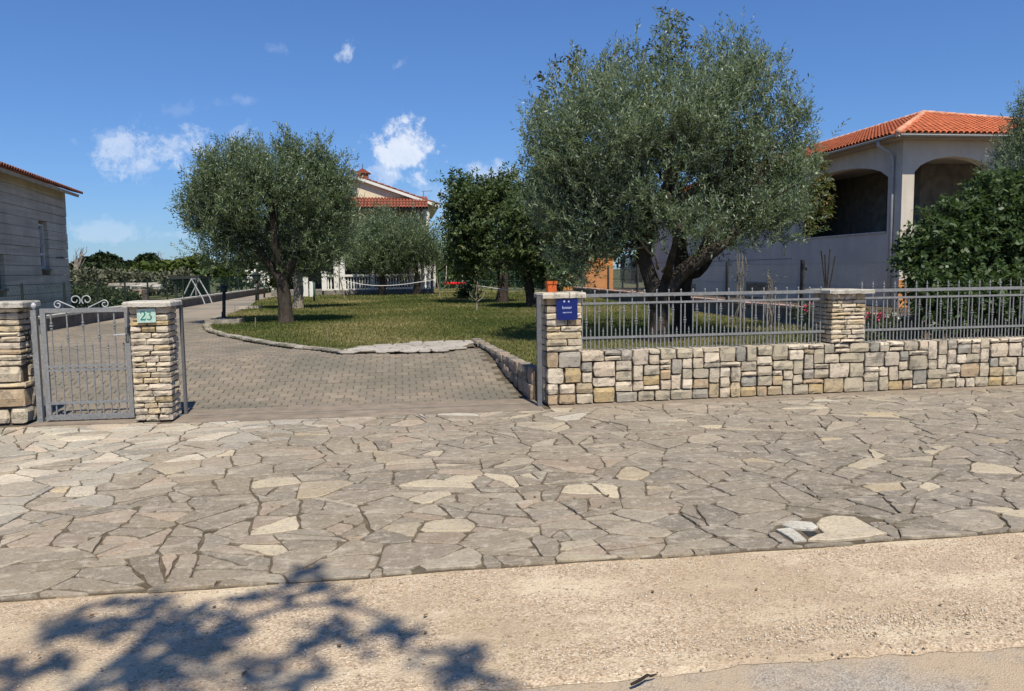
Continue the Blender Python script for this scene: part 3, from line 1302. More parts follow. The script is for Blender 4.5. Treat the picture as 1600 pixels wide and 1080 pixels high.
def ashlar(parent, org, ex, ey, L, H, r, u=.072, v=.062, depth=.12, topdepth=.33, ochre=True, tints=WALLT, biglow=False):
    nc, nr_ = int(L / u), max(1, round(H / v))
    v = H / nr_
    taken = [[False] * nc for _ in range(nr_)]
    cnt = 0
    for j in range(nr_):
        for i in range(nc):
            if taken[j][i]:
                continue
            gap = 0
            while i + gap < nc and not taken[j][i + gap]:
                gap += 1
            w, h = r.choice(((2, 2), (3, 2), (3, 2), (2, 3), (3, 3), (4, 2), (4, 3), (3, 2), (3, 1), (2, 2), (2, 3), (3, 2)))
            if biglow and j < 5:
                w, h = r.choice(((5, 4), (4, 3), (3, 3)))
            h = min(h, nr_ - j)
            if gap - w <= 1:
                w = gap
            w = min(w, gap, 6)
            if nr_ - j - h == 1 and h > 1 and r.random() < .5:
                h += 1
            for a in range(h):
                for c_ in range(w):
                    taken[j + a][i + c_] = True
            x0, x1, z0, z1 = i * u, (i + w) * u, j * v, (j + h) * v
            top = j + h == nr_
            low = j <= 1
            if ochre and ((low and r.random() < .48) or r.random() < .06):
                t = r.choice(OCHRE)
            else:
                t = r.choice(tints)
            if h * w >= 6 and r.random() < .25:
                t = (.50, .43, .31)
            jv = r.uniform(.88, 1.12); t = tuple(q * jv for q in t)
            jx, jz = r.uniform(.006, .011), r.uniform(.006, .011)
            c3 = Vector(org) + ex * ((x0 + x1) / 2) + Vector((0, 0, (z0 + z1) / 2)) + ey * r.uniform(-.012, .010)
            mb = block(x1 - x0 - jx * 2, z1 - z0 - jz * 2, topdepth if top else depth, c3, ex, ey, t, r)
            mb.build('stone', 'stone', parent, org=c3, recalc=False)
            cnt += 1
    return cnt


def courses(parent, x0, x1, y0, y1, z0, z1, ex, ey, org, r, ch=(.05, .075), front=(1, 3), sides='LR', tints=CREAM, name='stone'):
    """stone courses of a pillar in the frame org + ex*x + ey*y"""
    z = z0
    O = Vector(org)
    D = .13
    k = 0
    while z < z1 - .02:
        h = r.uniform(*ch)
        if z1 - z - h < ch[0] * .8:
            h = z1 - z
        n = r.randint(*front)
        cuts = sorted([x0 + (x1 - x0) * ((i + r.uniform(-.22, .22)) / n) for i in range(1, n)])
        xs2 = [x0] + cuts + [x1]
        for i in range(len(xs2) - 1):
            w = xs2[i + 1] - xs2[i] - .010
            c3 = O + ex * ((xs2[i] + xs2[i + 1]) / 2) + ey * (y0 + r.uniform(-.010, .008)) + Vector((0, 0, z + h / 2))
            t = r.choice(tints) if r.random() > .10 else r.choice(OCHRE)
            jv = r.uniform(.9, 1.1); t = tuple(q * jv for q in t)
            block(w, h - .012, D, c3, ex, ey, t, r).build(name, 'stone', parent, org=c3, recalc=False)
        for sd_ in sides:
            ya, yb = y0 + D + .008, y1
            m_ = r.randint(1, 2)
            ysp = [ya] + ([ya + (yb - ya) * r.uniform(.35, .65)] if m_ == 2 else []) + [yb]
            for i in range(len(ysp) - 1):
                w = ysp[i + 1] - ysp[i] - .010
                xx = x1 if sd_ == 'R' else x0
                yc = (ysp[i] + ysp[i + 1]) / 2
                nx_, ny_ = (ey, -ex) if sd_ == 'R' else (-ey, ex)
                c3 = O + ex * (xx + (1 if sd_ == 'R' else -1) * r.uniform(-.008, .010)) + ey * yc + Vector((0, 0, z + h / 2))
                jv = r.uniform(.85, 1.05); t = tuple(q * jv for q in r.choice(tints))
                block(w, h - .012, .12, c3, nx_, ny_, t, r).build(name, 'stone', parent, org=c3, recalc=False)
        z += h
        k += 1


def cap(parent, x0, x1, y0, y1, z0, z1, ex, ey, org, r, n=2, tint=(.52, .49, .43)):
    O = Vector(org)
    xs2 = [x0 + (x1 - x0) * i / n for i in range(n + 1)]
    for i in range(1, n):
        xs2[i] += r.uniform(-.06, .06)
    for i in range(n):
        mb = MB()
        a, c_ = xs2[i] + .003, xs2[i + 1] - .003
        dz = r.uniform(-.006, .006)
        m_ = 5
        ring = []
        pts = [(a + (c_ - a) * t, y0) for t in (0, .25, .5, .75, 1)] + [(c_, y0 + (y1 - y0) * .5)] + [(c_ - (c_ - a) * t, y1) for t in (0, .5, 1)] + [(a, y0 + (y1 - y0) * .5)]
        pts = [(p[0] + r.uniform(-.007, .007), p[1] + r.uniform(-.012, .012)) for p in pts]
        nn = len(pts)
        f3 = lambda p, z: O + ex * p[0] + ey * p[1] + Vector((0, 0, z))
        cx, cy = (a + c_) / 2, (y0 + y1) / 2
        vs = [f3(p, z0 + r.uniform(-.004, .004)) for p in pts] + [f3(p, z1 - .014) for p in pts] + [f3((p[0] + (cx - p[0]) * .06, p[1] + (cy - p[1]) * .05), z1 + dz) for p in pts]
        fs = [tuple(range(nn))[::-1]]
        fs += [(q, (q + 1) % nn, (q + 1) % nn + nn, q + nn) for q in range(nn)] + [(q + nn, (q + 1) % nn + nn, (q + 1) % nn + 2 * nn, q + 2 * nn) for q in range(nn)]
        fs.append(tuple(range(2 * nn, 3 * nn)))
        jv = r.uniform(.85, 1.08); t = tuple(q * jv for q in tint)
        mb.add(vs, fs, t)
        mb.build('cap_stone', 'stone', parent, org=f3((cx, cy), z0), recalc=False)


EX = Vector((math.cos(WALL_A), math.sin(WALL_A), 0))
EY = Vector((-math.sin(WALL_A), math.cos(WALL_A), 0))
X1, Y1 = Vector((1, 0, 0)), Vector((0, 1, 0))
WO = Vector((1.73, wall_y(1.73), 0))

# low wall
wall = thing('garden_wall', WO, 'low garden wall of squared cream and grey stones running right from the gateway', 'stone wall')
WL = 10.3
b = MB(); b.box((.02, .05, -.03), (WL, .33, .625), (EX, EY), WO)
b.build('mortar_core', 'mortar', wall)
rw = random.Random(5)
nst = ashlar(wall, WO + Vector((0, 0, .012)), EX, EY, WL, .645, rw)
# left end face of the wall
for z0, z1 in ((.012, .17), (.17, .31), (.31, .47), (.47, .655)):
    for ya, yb in ((.135, .34),):
        c3 = WO + EY * ((ya + yb) / 2) + Vector((0, 0, (z0 + z1) / 2))
        block(yb - ya - .01, z1 - z0 - .012, .1, c3, -EY, EX, rw.choice(WALLT), rw).build('stone', 'stone', wall, org=c3, recalc=False)

# pillar with the blue sign
sp_ = thing('gate_pillar', WO + Vector((.22, .15, .66)), 'slim cream stone pillar carrying the blue square sign at the right of the gateway', 'pillar')
b = MB(); b.box((.025, .045, .655), (.415, .40, 1.30), (EX, EY), WO); b.build('mortar_core', 'mortar', sp_)
courses(sp_, .0, .44, .0, .42, .662, 1.305, EX, EY, WO, random.Random(31), (.066, .088), (1, 2))
cap(sp_, -.055, .485, -.05, .47, 1.307, 1.366, EX, EY, WO, random.Random(2), 2, (.60, .54, .44))

# second pillar on the wall
P2X = 3.76
p2 = thing('wall_pillar', WO + EX * (P2X + .24) + Vector((0, 0, .66)), 'stone pillar rising from the low wall between the two railings', 'pillar')
b = MB(); b.box((P2X + .025, .045, .655), (P2X + .455, .45, 1.29), (EX, EY), WO); b.build('mortar_core', 'mortar', p2)
courses(p2, P2X, P2X + .48, .0, .47, .662, 1.295, EX, EY, WO, random.Random(8), (.045, .066), (2, 3))
cap(p2, P2X - .085, P2X + .56, -.075, .53, 1.297, 1.352, EX, EY, WO, random.Random(4), 3, (.54, .51, .44))

# pillar with the house number
G23 = Vector((-2.985, 9.36, 0))
p23 = thing('gate_pillar', G23 + Vector((.2, .2, 0)), 'stone pillar with the mint 23 plate between the small gate and the wide gateway', 'pillar')
b = MB(); b.box((.025, .045, -.02), (.39, .36, 1.285), (X1, Y1), G23); b.build('mortar_core', 'mortar', p23)
courses(p23, 0, .415, 0, .38, .005, 1.29, X1, Y1, G23, random.Random(77), (.055, .078), (2, 3))
cap(p23, -.055, .465, -.06, .43, 1.292, 1.348, X1, Y1, G23, random.Random(6), 1, (.64, .60, .52))

# pillar at the left edge, wider below
GL = Vector((-4.81, 9.49, 0))
pl = thing('gate_pillar', GL + Vector((.33, .2, 0)), 'stone pillar with big stones below and a letterbox niche, left of the small gate', 'pillar')
b = MB(); b.box((.03, .045, -.02), (.62, .30, 1.30), (X1, Y1), GL); b.build('mortar_core', 'mortar', pl)
rl = random.Random(15)
for (xa, xb, za, zb) in ((0, .29, .005, .17), (.295, .46, .005, .175), (.465, .655, .005, .19), (0, .20, .175, .40), (.205, .65, .195, .40), (0, .3, .405, .47), (.305, .655, .405, .47), (0, .33, .475, .63), (.34, .62, .475, .65)):
    c3 = GL + X1 * ((xa + xb) / 2) + Vector((0, 0, (za + zb) / 2)) + Y1 * rl.uniform(-.02, .01)
    t = rl.choice(OCHRE) if (zb - za) > .2 else rl.choice(CREAM)
    block(xb - xa - .014, zb - za - .014, .16, c3, X1, Y1, t, rl, .016).build('stone', 'stone', pl, org=c3, recalc=False)
for za, zb in ((.005, .18), (.18, .40), (.40, .52), (.52, .65)):
    c3 = GL + X1 * .65 + Y1 * .24 + Vector((0, 0, (za + zb) / 2))
    block(.15, zb - za - .014, .1, c3, Y1, -X1, tuple(v * .8 for v in rl.choice(CREAM)), rl).build('stone', 'stone', pl, org=c3, recalc=False)
courses(pl, 0, .63, 0, .32, .655, 1.035, X1, Y1, GL, random.Random(16), (.058, .075), (2, 3))
courses(pl, .39, .63, 0, .32, 1.037, 1.30, X1, Y1, GL, random.Random(17), (.058, .075), (1, 1), 'R')
courses(pl, 0, .10, 0, .32, 1.037, 1.30, X1, Y1, GL, random.Random(18), (.058, .075), (1, 1), 'L')
cap(pl, -.05, .71, -.06, .38, 1.303, 1.365, X1, Y1, GL, random.Random(9), 2, (.60, .57, .50))
lb = thing('letterbox', GL + Vector((.245, .02, 1.05)), 'dark letterbox with a pale frame set in the leftmost pillar', 'letterbox')
b = MB()
for lo, hi in (((.105, -.035, 1.04), (.385, .02, 1.062)), ((.105, -.035, 1.278), (.385, .02, 1.298)), ((.105, -.035, 1.062), (.125, .02, 1.278)), ((.365, -.035, 1.062), (.385, .02, 1.278))):
    b.box(lo, hi, (X1, Y1), GL)
b.build('frame', 'white', lb)
b = MB(); b.box((.127, .0, 1.064), (.363, .028, 1.276), (X1, Y1), GL); b.build('door', 'galvdark', lb)
b = MB(); b.box((.15, -.008, 1.085), (.34, -.002, 1.11), (X1, Y1), GL); b.build('slot', 'steel', lb)
# wall going on to the left beyond the frame
wl_ = thing('garden_wall', (-5.8, 9.5, 0), 'low stone wall leading left from the letterbox pillar', 'stone wall')
OL = Vector((-7.6, 9.5, 0))
b = MB(); b.box((0, .03, -.03), (2.85, .33, .63), (X1, Y1), OL); b.build('mortar_core', 'mortar', wl_)
ashlar(wl_, OL + Vector((0, 0, .01)), X1, Y1, 2.86, .65, random.Random(3), .075, .06)

# ---- blue sign
sgo = WO + EX * .25 + EY * -.05
sg = thing('wall_sign', sgo + Vector((0, 0, 1.03)), 'dark blue square plaque with two stars on the gateway pillar', 'sign')
b = MB()
S0, S1, SZ0, SZ1 = .115, .375, 1.045, 1.318
c_ = .018
poly = [(S0 + c_, SZ0), (S1 - c_, SZ0), (S1, SZ0 + c_), (S1, SZ1 - c_), (S1 - c_, SZ1), (S0 + c_, SZ1), (S0, SZ1 - c_), (S0, SZ0 + c_)]
b.prism(poly, WO + EY * -.032, EX, (0, 0, 1), EY, .014)
b.build('plate', 'blue', sg)
for cx in (.21, .265):
    b = MB()
    star = []
    for k in range(10):
        r_ = .016 if k % 2 == 0 else .0075
        a = math.pi / 2 + k * math.pi / 5
        star.append((cx + r_ * math.cos(a), 1.268 + r_ * math.sin(a)))
    b.prism(star, WO + EY * -.0345, EX, (0, 0, 1), EY, .0015)
    b.build('star', 'letter', sg)


def text(body, size, x, z, parent, mat, yoff=-.0345):
    cu = bpy.data.curves.new('lettering', 'FONT')
    cu.body = body
    cu.size = size
    cu.align_x = 'CENTER'
    cu.extrude = .0006
    cu.materials.append(MT[mat])
    tmp = bpy.data.objects.new('lettering_curve', cu)
    COL.objects.link(tmp)
    bpy.context.view_layer.update()
    me = bpy.data.meshes.new_from_object(tmp.evaluated_get(bpy.context.evaluated_depsgraph_get()))
    bpy.data.objects.remove(tmp)
    o = bpy.data.objects.new('lettering', me)
    COL.objects.link(o)
    o.parent = parent
    p = WO + EX * x + EY * yoff + Vector((0, 0, z))
    o.location = p - POS[parent.name]
    o.rotation_euler = (math.pi / 2, 0, WALL_A)
    return o


text('Ismor', .052, .243, 1.178, sg, 'letter')
text('apartmani', .028, .247, 1.128, sg, 'letter')

# ---- number plate 23
np_ = thing('number_plate', G23 + Vector((.19, -.04, 1.12)), 'mint green house number plate reading 23 on the pillar', 'house number')
PX0, PX1, PZ0, PZ1 = .095, .292, 1.115, 1.268
b = MB()
b.prism([(PX0, PZ0), (PX1, PZ0 + .004), (PX1, PZ1 + .004), (PX0, PZ1)], G23 + Vector((0, -.028, 0)), X1, (0, 0, 1), Y1, .012)
b.build('plate', 'plate', np_)


def stroke(mb, pts, wid, y):
    P = [Vector((p[0], 0, p[1])) for p in pts]
    n = len(P)
    L, R_ = [], []
    for i in range(n):
        d = (P[min(n - 1, i + 1)] - P[max(0, i - 1)]).normalized()
        nrm_ = Vector((-d.z, 0, d.x))
        L.append(P[i] + nrm_ * wid[i] / 2)
        R_.append(P[i] - nrm_ * wid[i] / 2)
    for i in range(n - 1):
        q = [L[i], L[i + 1], R_[i + 1], R_[i]]
        mb.add([v + Vector((0, y, 0)) for v in q] + [v + Vector((0, y - .0025, 0)) for v in q], [(0, 1, 2, 3), (4, 5, 6, 7), (0, 1, 5, 4), (2, 3, 7, 6)])


def digits(mb, ox, oz, s, y):
    two = [(-.26, .28), (-.24, .42), (-.10, .5), (.08, .48), (.2, .36), (.2, .2), (.08, 0), (-.1, -.2), (-.28, -.40)]
    w2 = [.10, .10, .07, .10, .15, .16, .12, .08, .06]
    stroke(mb, [(ox + a * s, oz + c * s) for a, c in two], [w * s for w in w2], y)
    stroke(mb, [(ox - .30 * s, oz - .43 * s), (ox + .22 * s, oz - .43 * s), (ox + .30 * s, oz - .30 * s)], [.15 * s, .15 * s, .05 * s], y)
    th = [(-.24, .45), (.2, .45), (.02, .10), (.18, .0), (.24, -.16), (.16, -.36), (-.02, -.46), (-.24, -.38)]
    w3 = [.07, .09, .08, .12, .17, .14, .08, .12]
    o3 = ox + .68 * s
    stroke(mb, [(o3 + a * s, oz + c * s) for a, c in th], [w * s for w in w3], y)


b = MB()
digits(b, G23.x + .160, 1.192, .094, G23.y - .0285)
b.build('digits', 'digit', np_)

# ================================================================== GATE AND RAILINGS
GY = 9.52
gate = thing('pedestrian_gate', (-3.5, GY, .02), 'small grey wrought steel gate with scrolls on top', 'gate')
gx0, gx1 = -3.965, -3.03


def bar(mb, x0, x1, z0, z1, y=GY, d=.035):
    mb.box((x0, y - d / 2, z0), (x1, y + d / 2, z1))


b = MB(); bar(b, gx0, gx0 + .055, .03, 1.285); b.build('stile', 'galv', gate)
b = MB(); bar(b, gx1 - .05, gx1, .03, 1.285); b.build('stile', 'galv', gate)
b = MB(); bar(b, gx0 + .055, gx1 - .05, 1.235, 1.285, d=.034); b.build('top_rail', 'galv', gate)
for z in (.635, .59):
    b = MB(); bar(b, gx0 + .055, gx1 - .05, z - .012, z + .012, d=.03); b.build('middle_rail', 'galv', gate)
b = MB(); bar(b, gx0 + .055, gx1 - .05, .205, .235, d=.03); b.build('lower_rail', 'galv', gate)
b = MB(); bar(b, gx0 + .055, gx1 - .05, .03, .085, d=.034); b.build('bottom_rail', 'galv', gate)


def knuckle(mb, x, y, z, s=1.0, n=8):
    for dz, r_ in ((-.03, .015), (0, .021), (.03, .015)):
        mb.lathe((x, y, z + dz * s), [(.004, -.011 * s), (r_ * s, -.007 * s), (r_ * s, .007 * s), (.004, .011 * s)], n)


def spear(mb, x, y, z, s=1.0):
    mb.lathe((x, y, z), [(.006 * s, 0), (.017 * s, .012 * s), (.006 * s, .022 * s), (.014 * s, .045 * s), (.001, .10 * s)], 6)


sp5 = [gx0 + .055 + (gx1 - gx0 - .105) * (i + .5) / 5 for i in range(5)]
for i, x in enumerate(sp5):
    b = MB()
    x -= .03
    b.box((x - .0065, GY - .0065, .085), (x + .0065, GY + .0065, 1.235))
    knuckle(b, x, GY, 1.09 if i % 2 == 0 else .955, 1.05)
    b.build('tall_bar', 'galv', gate)
    x += .085
    b = MB()
    b.box((x - .0065, GY - .0065, .085), (x + .0065, GY + .0065, .82))
    spear(b, x, GY, .82, .9)
    b.build('short_bar', 'galv', gate)


def scroll(cx, cz, r0, turns, a0, sgn, tail=None):
    pts = []
    K = 26
    for i in range(K):
        t = i / (K - 1)
        a = a0 + sgn * turns * 2 * math.pi * t
        r_ = r0 * (1 - .68 * t)
        pts.append((cx + r_ * math.cos(a), GY, cz + r_ * math.sin(a)))
    if tail:
        pts = [(tail[0], GY, tail[1])] + pts
    mb = MB(); mb.tube(pts, .006, 5)
    return mb


xc = -3.53
for mb in (scroll(xc - .062, 1.375, .058, 1.15, -math.pi * .25, 1), scroll(xc + .062, 1.375, .058, 1.15, math.pi * 1.25, -1),
           scroll(xc - .245, 1.325, .045, 1.1, math.pi * .45, 1, (xc - .07, 1.288)), scroll(xc + .245, 1.325, .045, 1.1, math.pi * .55, -1, (xc + .07, 1.288))):
    mb.build('scroll', 'steel', gate)
b = MB()
b.box((gx1 - .045, GY - .03, .90), (gx1 - .008, GY - .018, 1.06))
b.build('lock_plate', 'galvdark', gate)
b = MB(); b.tube([(gx1 - .03, GY - .03, .985), (gx1 - .03, GY - .07, .985), (gx1 - .15, GY - .075, .978)], .008, 6); b.build('handle', 'steel', gate)
for z in (.25, 1.05):
    b = MB(); b.tube([(gx0 - .012, GY, z - .05), (gx0 - .012, GY, z + .05)], .016, 8); b.build('hinge', 'galvdark', gate)
gp = thing('gate_post', (-4.03, GY, 0), 'grey square post with a ball finial hinging the small gate', 'gate post')
b = MB(); b.box((-4.055, GY - .028, -.01), (-4.0, GY + .028, 1.27)); b.build('post', 'galv', gp)
b = MB(); b.lathe((-4.028, GY, 1.27), [(.012, 0), (.012, .015), (.024, .025), (.03, .045), (.024, .068), (.004, .085)], 10); b.build('finial', 'steel', gp, smooth=True)
gp = thing('gate_post', (-2.50, 9.60, 0), 'dark upright gate channel on the right of the number 23 pillar', 'gate post')
b = MB(); b.box((-2.555, 9.76, 0), (-2.525, 9.82, 1.27)); b.build('channel', 'galvdark', gp)
gp = thing('gate_post', (1.66, 9.50, 0), 'grey steel gate post against the left side of the signed pillar', 'gate post')
b = MB(); b.box((1.615, 9.43, -.02), (1.668, 9.49, 1.345)); b.build('post', 'galvdark', gp)
b = MB(); b.box((1.61, 9.425, 1.346), (1.673, 9.495, 1.356)); b.build('post_cap', 'galv', gp)


def railing(x0, x1, label, ytop, tips):
    yo = .16
    org = WO + EX * ((x0 + x1) / 2) + EY * yo + Vector((0, 0, .66))
    t = thing('railing', org, label, 'railing', None)
    for za, zb, d in ((1.305, 1.345, .035), (1.215, 1.24, .03), (.79, .818, .03)):
        b = MB(); b.box((x0, yo - d / 2, za), (x1, yo + d / 2, zb), (EX, EY), WO); b.build('rail', 'galv', t)
    protos = {}

    def proto(kind):
        mb = MB()
        w = .0065
        if kind == 'L':
            mb.box((-w, -w, .64), (w, w, 1.365))
            if tips == 'ball':
                mb.lathe((0, 0, 1.362), [(.003, 0), (.011, .008), (.012, .016), (.003, .028)], 6)
            else:
                spear(mb, 0, 0, 1.36, .9)
        elif kind in ('KH', 'KL'):
            mb.box((-w, -w, .64), (w, w, 1.216))
            knuckle(mb, 0, 0, 1.13 if kind == 'KH' else 1.0)
        else:
            mb.box((-w, -w, .64), (w, w, .84))
            spear(mb, 0, 0, .84, .8)
        return mb
    x = x0 + .045
    k = 0
    seq = ['L', 'KL', 'S', 'L', 'KH', 'S']
    while x < x1 - .02:
        kd = seq[k % 6]
        loc = WO + EX * x + EY * yo
        if kd not in protos:
            o = proto(kd).build('bar', 'galv', None, org=(0, 0, 0))
            o.parent = t
            o.location = loc - POS[t.name]
            POS[o.name] = loc
            protos[kd] = o
        else:
            link_copy(protos[kd], t, loc)
        x += .0535
        k += 1


railing(.44, P2X, 'grey steel railing with knuckled bars between the signed pillar and the middle pillar', 1, 'ball')
railing(P2X + .48, WL, 'grey steel railing with spear tips to the right of the middle pillar', 1, 'spear')

# ---- pot on the pillar
pp = WO + EX * .145 + EY * .36 + Vector((0, 0, 1.362))
pot = thing('flower_pot', pp, 'little orange flower pot standing on top of the signed pillar', 'flower pot')
b = MB()
for lo, hi, z0, z1 in (((-.055, -.055), (.055, .055), 0, .11), ((-.065, -.065), (.065, .065), .11, .145)):
    b.box((lo[0], lo[1], z0), (hi[0], hi[1], z1), (EX, EY), pp)
b.v = [(v[0], v[1], v[2]) for v in b.v]
b.build('pot', 'pot', pot)
P = np.array([[pp.x + rnd.uniform(-.03, .03), pp.y + rnd.uniform(-.03, .03), pp.z + .14] for _ in range(9)])
V, F, T = sprigs(P, np.tile([0, 0, 1.], (9, 1)), 4, .14, 9, .06, .02, up=.8, out=.2)
rawmesh('plant', V, F, T, 'fruit', pot)

# ================================================================== LAWN EDGING
def edging(name, label, pts, h, w, step, r, tints, base):
    t = thing(name, (pts[0][0], pts[0][1], base), label, 'kerb')
    acc = []
    P = [Vector((p[0], p[1], 0)) for p in pts]
    tot = []
    for i in range(len(P) - 1):
        a, c_ = P[i], P[i + 1]
        L = (c_ - a).length
        n = max(1, round(L / step))
        for k in range(n):
            p, q = a.lerp(c_, k / n), a.lerp(c_, (k + 1) / n)
            tot.append((p, q))
    for p, q in tot:
        d = (q - p).normalized()
        nv = Vector((-d.y, d.x, 0))
        if nv.y > 0:
            nv = -nv
        mid = (p + q) / 2
        zb = min(ramp(mid.y), base)
        top = base + h
        layers = 1 if top - zb < .14 else 2
        for ly in range(layers):
            z0 = zb + (top - zb) * ly / layers
            z1 = zb + (top - zb) * (ly + 1) / layers
            c3 = mid + nv * r.uniform(-.02, .02) + Vector((0, 0, (z0 + z1) / 2))
            jv = r.uniform(.8, 1.15)
            tt = tuple(v * jv for v in r.choice(tints))
            block((q - p).length - .012, z1 - z0 - .006 + r.uniform(-.012, .012), w, c3, d if (d.cross(-nv)).z > 0 else -d, -nv, tt, r).build('kerb_stone', 'stone', t, org=c3, recalc=False)
    return t


re_ = random.Random(12)
EDT = [(.36, .32, .27), (.46, .42, .36), (.26, .235, .20), (.40, .34, .27)]
edging('lawn_kerb', 'low curved kerb of rough stones round the left end of the lawn', [(p.x, p.y) for p in lawn_edge[:10]], .035, .16, .30, re_, EDT, LAWN_Z)
ck = edging('lawn_kerb', 'low stone kerb beside the gateway holding up the lawn, shade put into its colour', CURB[::-1], .05, .16, .24, re_, [(.22, .195, .165), (.28, .24, .195), (.17, .155, .135), (.33, .25, .19)], LAWN_Z)  # stone tints darkened to carry the shade on its left-facing side
b = MB()
for i in range(3):
    a, c_ = Vector((*CURB[i], 0)), Vector((*CURB[i + 1], 0))
    b.prism([(0, -.05), ((c_ - a).length, -.05), ((c_ - a).length, LAWN_Z + .02), (0, LAWN_Z + .02)], a + Vector((.03, 0, 0)), (c_ - a).normalized(), (0, 0, 1), (1, 0, 0), .14)
b.build('mortar_core', 'mortar', ck)
# sloping patch of pale stones between lawn and drive
b = MB()
pc = [(p.x, p.y) for p in patch]
b.sheet(pc, .355)
po = b.build('stone_patch', 'joint', recalc=False)
tag(po, 'flat patch of pale stones where the driveway meets the lawn', 'paving', kind='structure')
rp2 = random.Random(4)
xs_, ys_ = [p[0] for p in pc], [p[1] for p in pc]
for c in voronoi_cells(min(xs_), max(xs_), min(ys_), max(ys_), .30, rp2):
    q = c
    cx, cy = sum(p[0] for p in q) / len(q), sum(p[1] for p in q) / len(q)
    if not in_poly(cx, cy, pc):
        continue
    q = inset(q, .012)
    if len(q) > 2:
        mb = MB()
        jv = rp2.uniform(.8, 1.1); t = tuple(v * jv for v in (.46, .43, .38))
        if flag_mesh(mb, q, t, .364):
            mb.build('paving_stone', 'flag', po, org=(cx, cy, .37), recalc=False)
# small round bed kerb at the lamp
b = MB()
lp = G(352, 506, LAWN_Z)
bedk = thing('lamp_bed', (lp.x, lp.y, LAWN_Z), 'small square stone kerb round the foot of the nearer lamp post', 'kerb')
for dx, dy, w, h_ in ((0, -.32, .85, .1), (0, .32, .85, .1), (-.38, 0, .1, .54), (.38, 0, .1, .54)):
    b = MB(); b.cur = (.28, .245, .2); b.box((dx - w / 2, dy - h_ / 2, LAWN_Z - .02), (dx + w / 2, dy + h_ / 2, LAWN_Z + .13), None, (lp.x, lp.y, 0)); b.build('kerb_stone', 'stone', bedk)

# ================================================================== LEFT BOUNDARY WALL AND FENCE
bwt = thing('boundary_wall', (-8.5, 20, 0), 'low concrete wall with a pale coping along the left of the driveway', 'wall')
A, B_ = Vector((-8.36, 11.5, 0)), Vector((-8.85, 56, 0))
dv = (B_ - A).normalized()
nv = Vector((-dv.y, dv.x, 0))
LW = (B_ - A).length
b = MB(); b.box((0, 0, -.1), (LW, .22, .62), (dv, nv), A); b.build('wall', 'dirtconc', bwt)
k = 0
s = 0
while s < LW - .1:
    e = min(LW, s + 2.2)
    b = MB(); b.box((s + .004, -.03, .622), (e - .004, .25, .68 + rnd.uniform(0, .008)), (dv, nv), A); b.build('coping', 'coping', bwt)
    s = e


def chainlink(name, label, A, B_, z0, z1, posts, pmat, wmat, sp, wr, pr=.03, ph=None, top=True):
    t = thing(name, (A.x, A.y, z0), label, 'fence')
    d = (B_ - A)
    L = d.length
    d.normalize()
    for s in posts:
        p = A + d * s
        b = MB(); b.box((p.x - pr, p.y - pr, z0 - .35), (p.x + pr, p.y + pr, ph or z1 + .03)); b.build('post', pmat, t)
    H = z1 - z0
    segs = []
    n = int((L + H) / sp)
    for i in range(n):
        s0 = i * sp - H
        a0, a1 = max(s0, 0), min(s0 + H, L)
        if a1 > a0:
            segs.append((a0, z0 + (a0 - s0), a1, z0 + (a1 - s0)))
            segs.append((a0, z1 - (a0 - s0), a1, z1 - (a1 - s0)))
    Vv, Ff = [], []
    for (a0, za, a1, zb) in segs:
        p, q = A + d * a0 + Vector((0, 0, za)), A + d * a1 + Vector((0, 0, zb))
        ax = (q - p).normalized()
        u = ax.cross(Vector((d.y, -d.x, 0))).normalized() * wr
        w = Vector((d.y, -d.x, 0)) * wr
        o = len(Vv)
        for e in (p, q):
            Vv += [tuple(e + u), tuple(e - u * .5 + w * .87), tuple(e - u * .5 - w * .87)]
        Ff += [(o, o + 1, o + 4, o + 3), (o + 1, o + 2, o + 5, o + 4), (o + 2, o, o + 3, o + 5)]
    o = rawmesh('mesh', np.array(Vv), np.array(Ff), np.full(len(Vv), .5), wmat, t)
    o['kind'] = 'stuff'
    if top:
        for z in (z0 + .02, (z0 + z1) / 2, z1):
            b = MB(); b.tube([A + Vector((0, 0, z)), B_ + Vector((0, 0, z))], wr * 1.7, 5); b.build('wire', wmat, t)
    return t


chainlink('wire_fence', 'green wire mesh fence on the low wall beside the driveway', A + nv * .11, B_ + nv * .11, .68, 1.45, [1 + 2.4 * i for i in range(18)], 'blackmetal', 'greenwire', .15, .0018, .022)

# right neighbour boundary: wall coloured dark for its shade, with pink coping and chain link
nbw = thing('boundary_wall', (9.0, 16, 0), 'low wall, shade put into its dark colour, with a broken pinkish coping below the arched house', 'wall')
A2, B2 = Vector((8.75, 11.2, 0)), Vector((8.75, 40, 0))
b = MB(); b.box((8.75, 12.7, .0), (8.95, 40, .70)); b.build('wall', 'dirtconc', nbw)
y = 12.7
while y < 40:
    e = min(40, y + rnd.uniform(.8, 1.6))
    b = MB(); b.box((8.70 + rnd.uniform(-.015, .015), y + .01, .703), (9.0, e - .01, .76 + rnd.uniform(-.01, .01))); b.build('coping', 'pinkcop', nbw)
    y = e
chainlink('wire_fence', 'chain link fence with dark posts in front of the arched house', Vector((8.9, 12.7, 0)), Vector((8.9, 40, 0)), .78, 1.72, [.05, 4.15, 8.3, 12.5, 16.7, 21], 'post', 'wire', .085, .0016, .035, 1.80)

